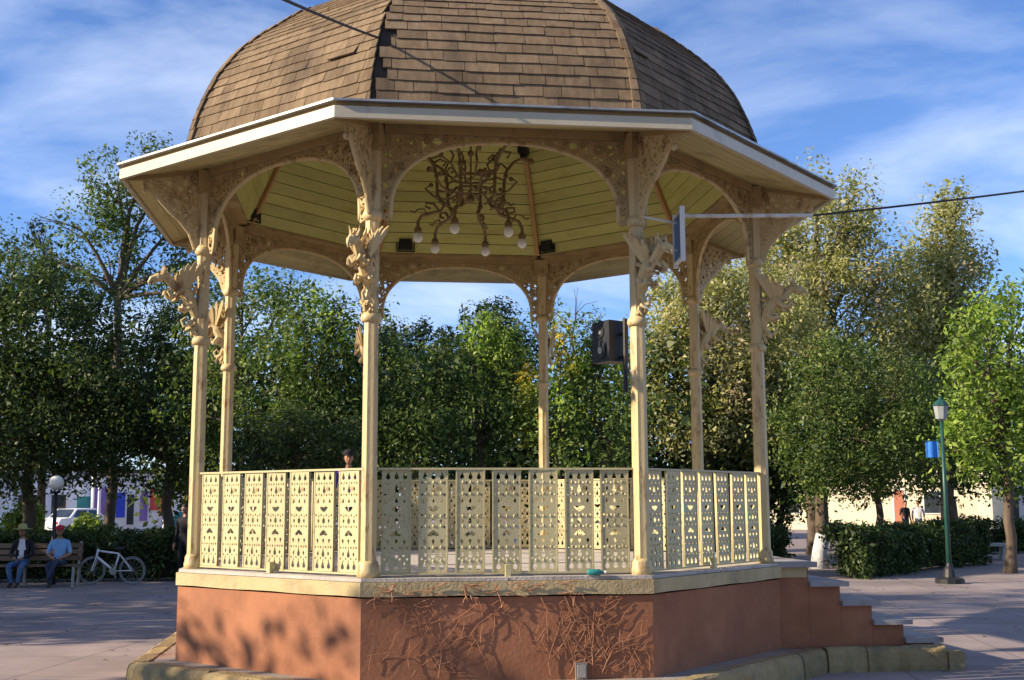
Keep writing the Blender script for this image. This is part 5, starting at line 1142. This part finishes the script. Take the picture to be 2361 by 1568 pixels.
person('person in a red cap and light blue shirt sitting on the left bench', (float(at(128, 1320, b0[1])[0]), b0[1]+0.12, GZ), R(8), 'sit', 'lightblue', 'darkjeans', 0.92, 'redcap', None, True)
q = atz(424, 1345, GZ); person('person in black clothes standing behind the left end of the bandstand base', (q[0], q[1], GZ), R(-20), 'stand', 'blackcloth', 'blackcloth', 1.0, None, 'blackcloth', shoes='whitecloth')
q = at(803, 1100, 1.2); person('short person in black cap and purple shirt on the bandstand floor behind the railing', (q[0], q[1], 0.0), R(10), 'stand', 'purple', 'darkjeans', 0.735, 'blackcloth')
q = at(1178, 1200, 12.2); person('person in pale lavender clothes far behind, seen through the front railing', (q[0], q[1], GZ), R(5), 'stand', 'lavender', 'lavender', 0.86)
for n_, (u, tp, lab) in enumerate([(2088, 'blackcloth', 'person in black standing far off at right before the cream wall, left of two'), (2118, 'whitecloth', 'person in a white shirt standing far off at right before the cream wall')]):
    q = at(u, 1200, 36); person(lab, (q[0], q[1], GZ), R(20-30*n_), 'stand', tp, 'darkjeans', 1.0, None, group='people far off at right')

# ================================================================== FAR BUILDINGS
def wall_box(mb, x0, x1, y0, y1, z0, z1): mb.box(((x0+x1)/2, (y0+y1)/2, (z0+z1)/2), (x1-x0, y1-y0, z1-z0))
def building(name, label, u0, u1, Y, h, wallm, openings, depth=8.0, roofm='roofslab', rz=0.0):
    x0, x1 = gx(u0, Y), gx(u1, Y); root = empty(name, ((x0+x1)/2, Y, GZ), rz); tag(root, label, 'building'); W_ = (x1-x0)/2/math.cos(rz)
    m = MB(); wall_box(m, -W_, W_, 0, depth, 0, h); m.build('wall', M[wallm], root)
    m = MB(); wall_box(m, -W_-0.1, W_+0.1, -0.15, depth+0.1, h+0.003, h+0.22); m.build('roof', M[roofm], root)
    for (kind, a, b, z0, z1, mm) in openings:
        xa, xb = -W_+2*W_*a, -W_+2*W_*b
        m = MB(); wall_box(m, xa-0.06, xb+0.06, -0.06, -0.003, z0-0.06, z1+0.06); f = m.build(kind, M['white' if kind == 'window' else 'shopwhite'], root)
        m = MB(); wall_box(m, xa, xb, -0.09, -0.062, z0, z1); m.build('pane' if kind == 'window' else 'board', M[mm], f)
    return root
building('shop_building', 'pale blue shop front at far left behind the benches', -160, 215, 54, 3.6, 'shopwall', [('door', 0.70, 0.78, 0.05, 2.2, 'windowglass'), ('window', 0.30, 0.42, 0.9, 2.2, 'windowglass'), ('window', 0.52, 0.63, 0.9, 2.2, 'windowglass'), ('window', 0.84, 0.95, 0.9, 2.1, 'teal')], rz=R(22))
building('shop_building', 'white shop front with colourful boards at far left near the bandstand', 222, 425, 55, 3.4, 'shopwhite', [('display', 0.02, 0.16, 1.0, 2.6, 'violet'), ('display', 0.24, 0.33, 0.9, 2.3, 'blue'), ('display', 0.35, 0.42, 0.5, 2.2, 'windowglass'), ('display', 0.48, 0.56, 0.7, 2.4, 'violet'), ('display', 0.58, 0.66, 1.3, 2.6, 'red'), ('display', 0.67, 0.73, 1.0, 2.4, 'orange'), ('display', 0.76, 0.80, 0.2, 2.6, 'greenwall'), ('display', 0.84, 0.92, 0.4, 1.2, 'teal'), ('door', 0.93, 0.98, 0.05, 2.2, 'yellow')], rz=R(22))
building('cream_building', 'long cream plastered wall at far right behind the hedge', 1760, 2235, 56, 3.5, 'creamwall', [('window', 0.16, 0.22, 1.0, 2.2, 'windowglass'), ('door', 0.62, 0.66, 0.05, 2.3, 'brickred'), ('window', 0.74, 0.80, 1.0, 2.2, 'windowglass')], rz=R(-30))
building('white_building', 'bright white building at the far right edge', 2238, 2520, 58, 3.9, 'shopwhite', [('window', 0.1, 0.2, 1.9, 2.9, 'windowglass'), ('door', 0.36, 0.43, 0.05, 2.3, 'windowglass'), ('window', 0.5, 0.6, 1.2, 2.4, 'windowglass')], rz=R(-30))
bh = building('house', 'pale house with a brick red side and dark roof edge behind the right railing', 1610, 1752, 40, 4.55, 'shopwall', [('window', 0.15, 0.35, 3.2, 4.1, 'windowglass'), ('window', 0.7, 0.88, 3.3, 4.1, 'brickred')])
m_ = MB(); wall_box(m_, 0.35, 0.85, -0.6, -0.1, 3.4, 4.75); m_.build('chimney_stack', M['brickred'], bh)
# white posts of a market frame and the sheet it carries
for n_, (u, hgt, lab) in enumerate([(226, 2.9, 'white post standing before the colourful shop boards, left one'), (378, 3.0, 'white post standing beside the left end of the bandstand')]):
    q = at(u, 1220, 40); po = empty('post', (q[0], q[1], GZ)); tag(po, lab, 'post', 'white posts before the shops')
    m_ = MB(); m_.tube([(0, 0, 0), (0, 0, hgt)], 0.07, 8); m_.build('shaft', M['white'], po); m_ = MB(); m_.box((0, 0, hgt+0.03), (0.2, 0.2, 0.06)); m_.build('cap', M['concrete'], po)
# parked car
q = at(178, 1225, 50); car = empty('parked_car', (q[0], q[1], GZ), R(62)); tag(car, 'white car parked in front of the far left shops', 'car')
prof_c = [(-1.95, 0.35), (-1.98, 0.75), (-1.85, 0.92), (-1.25, 0.98), (-0.75, 1.42), (0.55, 1.45), (1.15, 0.98), (1.85, 0.86), (1.98, 0.6), (1.95, 0.35)]
m_ = MB()
for s0, s1, in (((-0.80), (0.80)),):
    n_ = len(prof_c); base = len(m_.v)
    for y, k in ((-0.80, 1), (0.80, 1)):
        for x, z in prof_c: m_.v.append((x, y*(0.86 if z > 1.2 else 1.0), z))
    m_.f.append(tuple(range(base, base+n_))); m_.f.append(tuple(reversed(range(base+n_, base+2*n_)))); m_.m += [0, 0]
    for k in range(n_): m_.f.append((base+k, base+n_+k, base+n_+(k+1) % n_, base+(k+1) % n_)); m_.m.append(0)
cb_ = m_.build('body', M['white'], car)
for s in (-1, 1):
    m_ = MB(); y = 0.79*s; m_.face([(-1.05, y*1.01, 1.0), (-0.05, y*1.01, 1.0), (-0.05, y*0.9, 1.36), (-0.72, y*0.9, 1.36)][::s]); m_.face([(0.03, y*1.01, 1.0), (0.98, y*1.01, 1.0), (0.55, y*0.9, 1.36), (0.03, y*0.9, 1.36)][::s]); m_.build('side_window', M['windowglass'], car)
    for x in (-1.2, 1.25):
        m_ = MB(); m_.tube([(x, 0.64*s, 0.32), (x, 0.83*s, 0.32)], 0.32, 14); w_ = m_.build('wheel', M['black'], car); k = MB(); k.tube([(x, 0.831*s, 0.32), (x, 0.84*s, 0.32)], 0.18, 10); k.build('hubcap', M['iron'], w_)
    for x, mm in ((-1.97, 'red'), (1.95, 'glass')):
        m_ = MB(); m_.box((x, 0.6*s, 0.72), (0.08, 0.25, 0.12)); m_.build('headlight' if x > 0 else 'tail_light', M[mm], car)
m_ = MB(); m_.face([(-1.26, -0.7, 1.0), (-1.26, 0.7, 1.0), (-0.78, 0.6, 1.40), (-0.78, -0.6, 1.40)][::-1]); m_.v = [(x-0.01, y, z+0.008) for x, y, z in m_.v]; m_.build('rear_window', M['windowglass'], car)
m_ = MB(); m_.face([(1.14, -0.7, 1.0), (1.14, 0.7, 1.0), (0.57, 0.6, 1.42), (0.57, -0.6, 1.42)]); m_.v = [(x+0.01, y, z+0.008) for x, y, z in m_.v]; m_.build('windscreen', M['windowglass'], car)
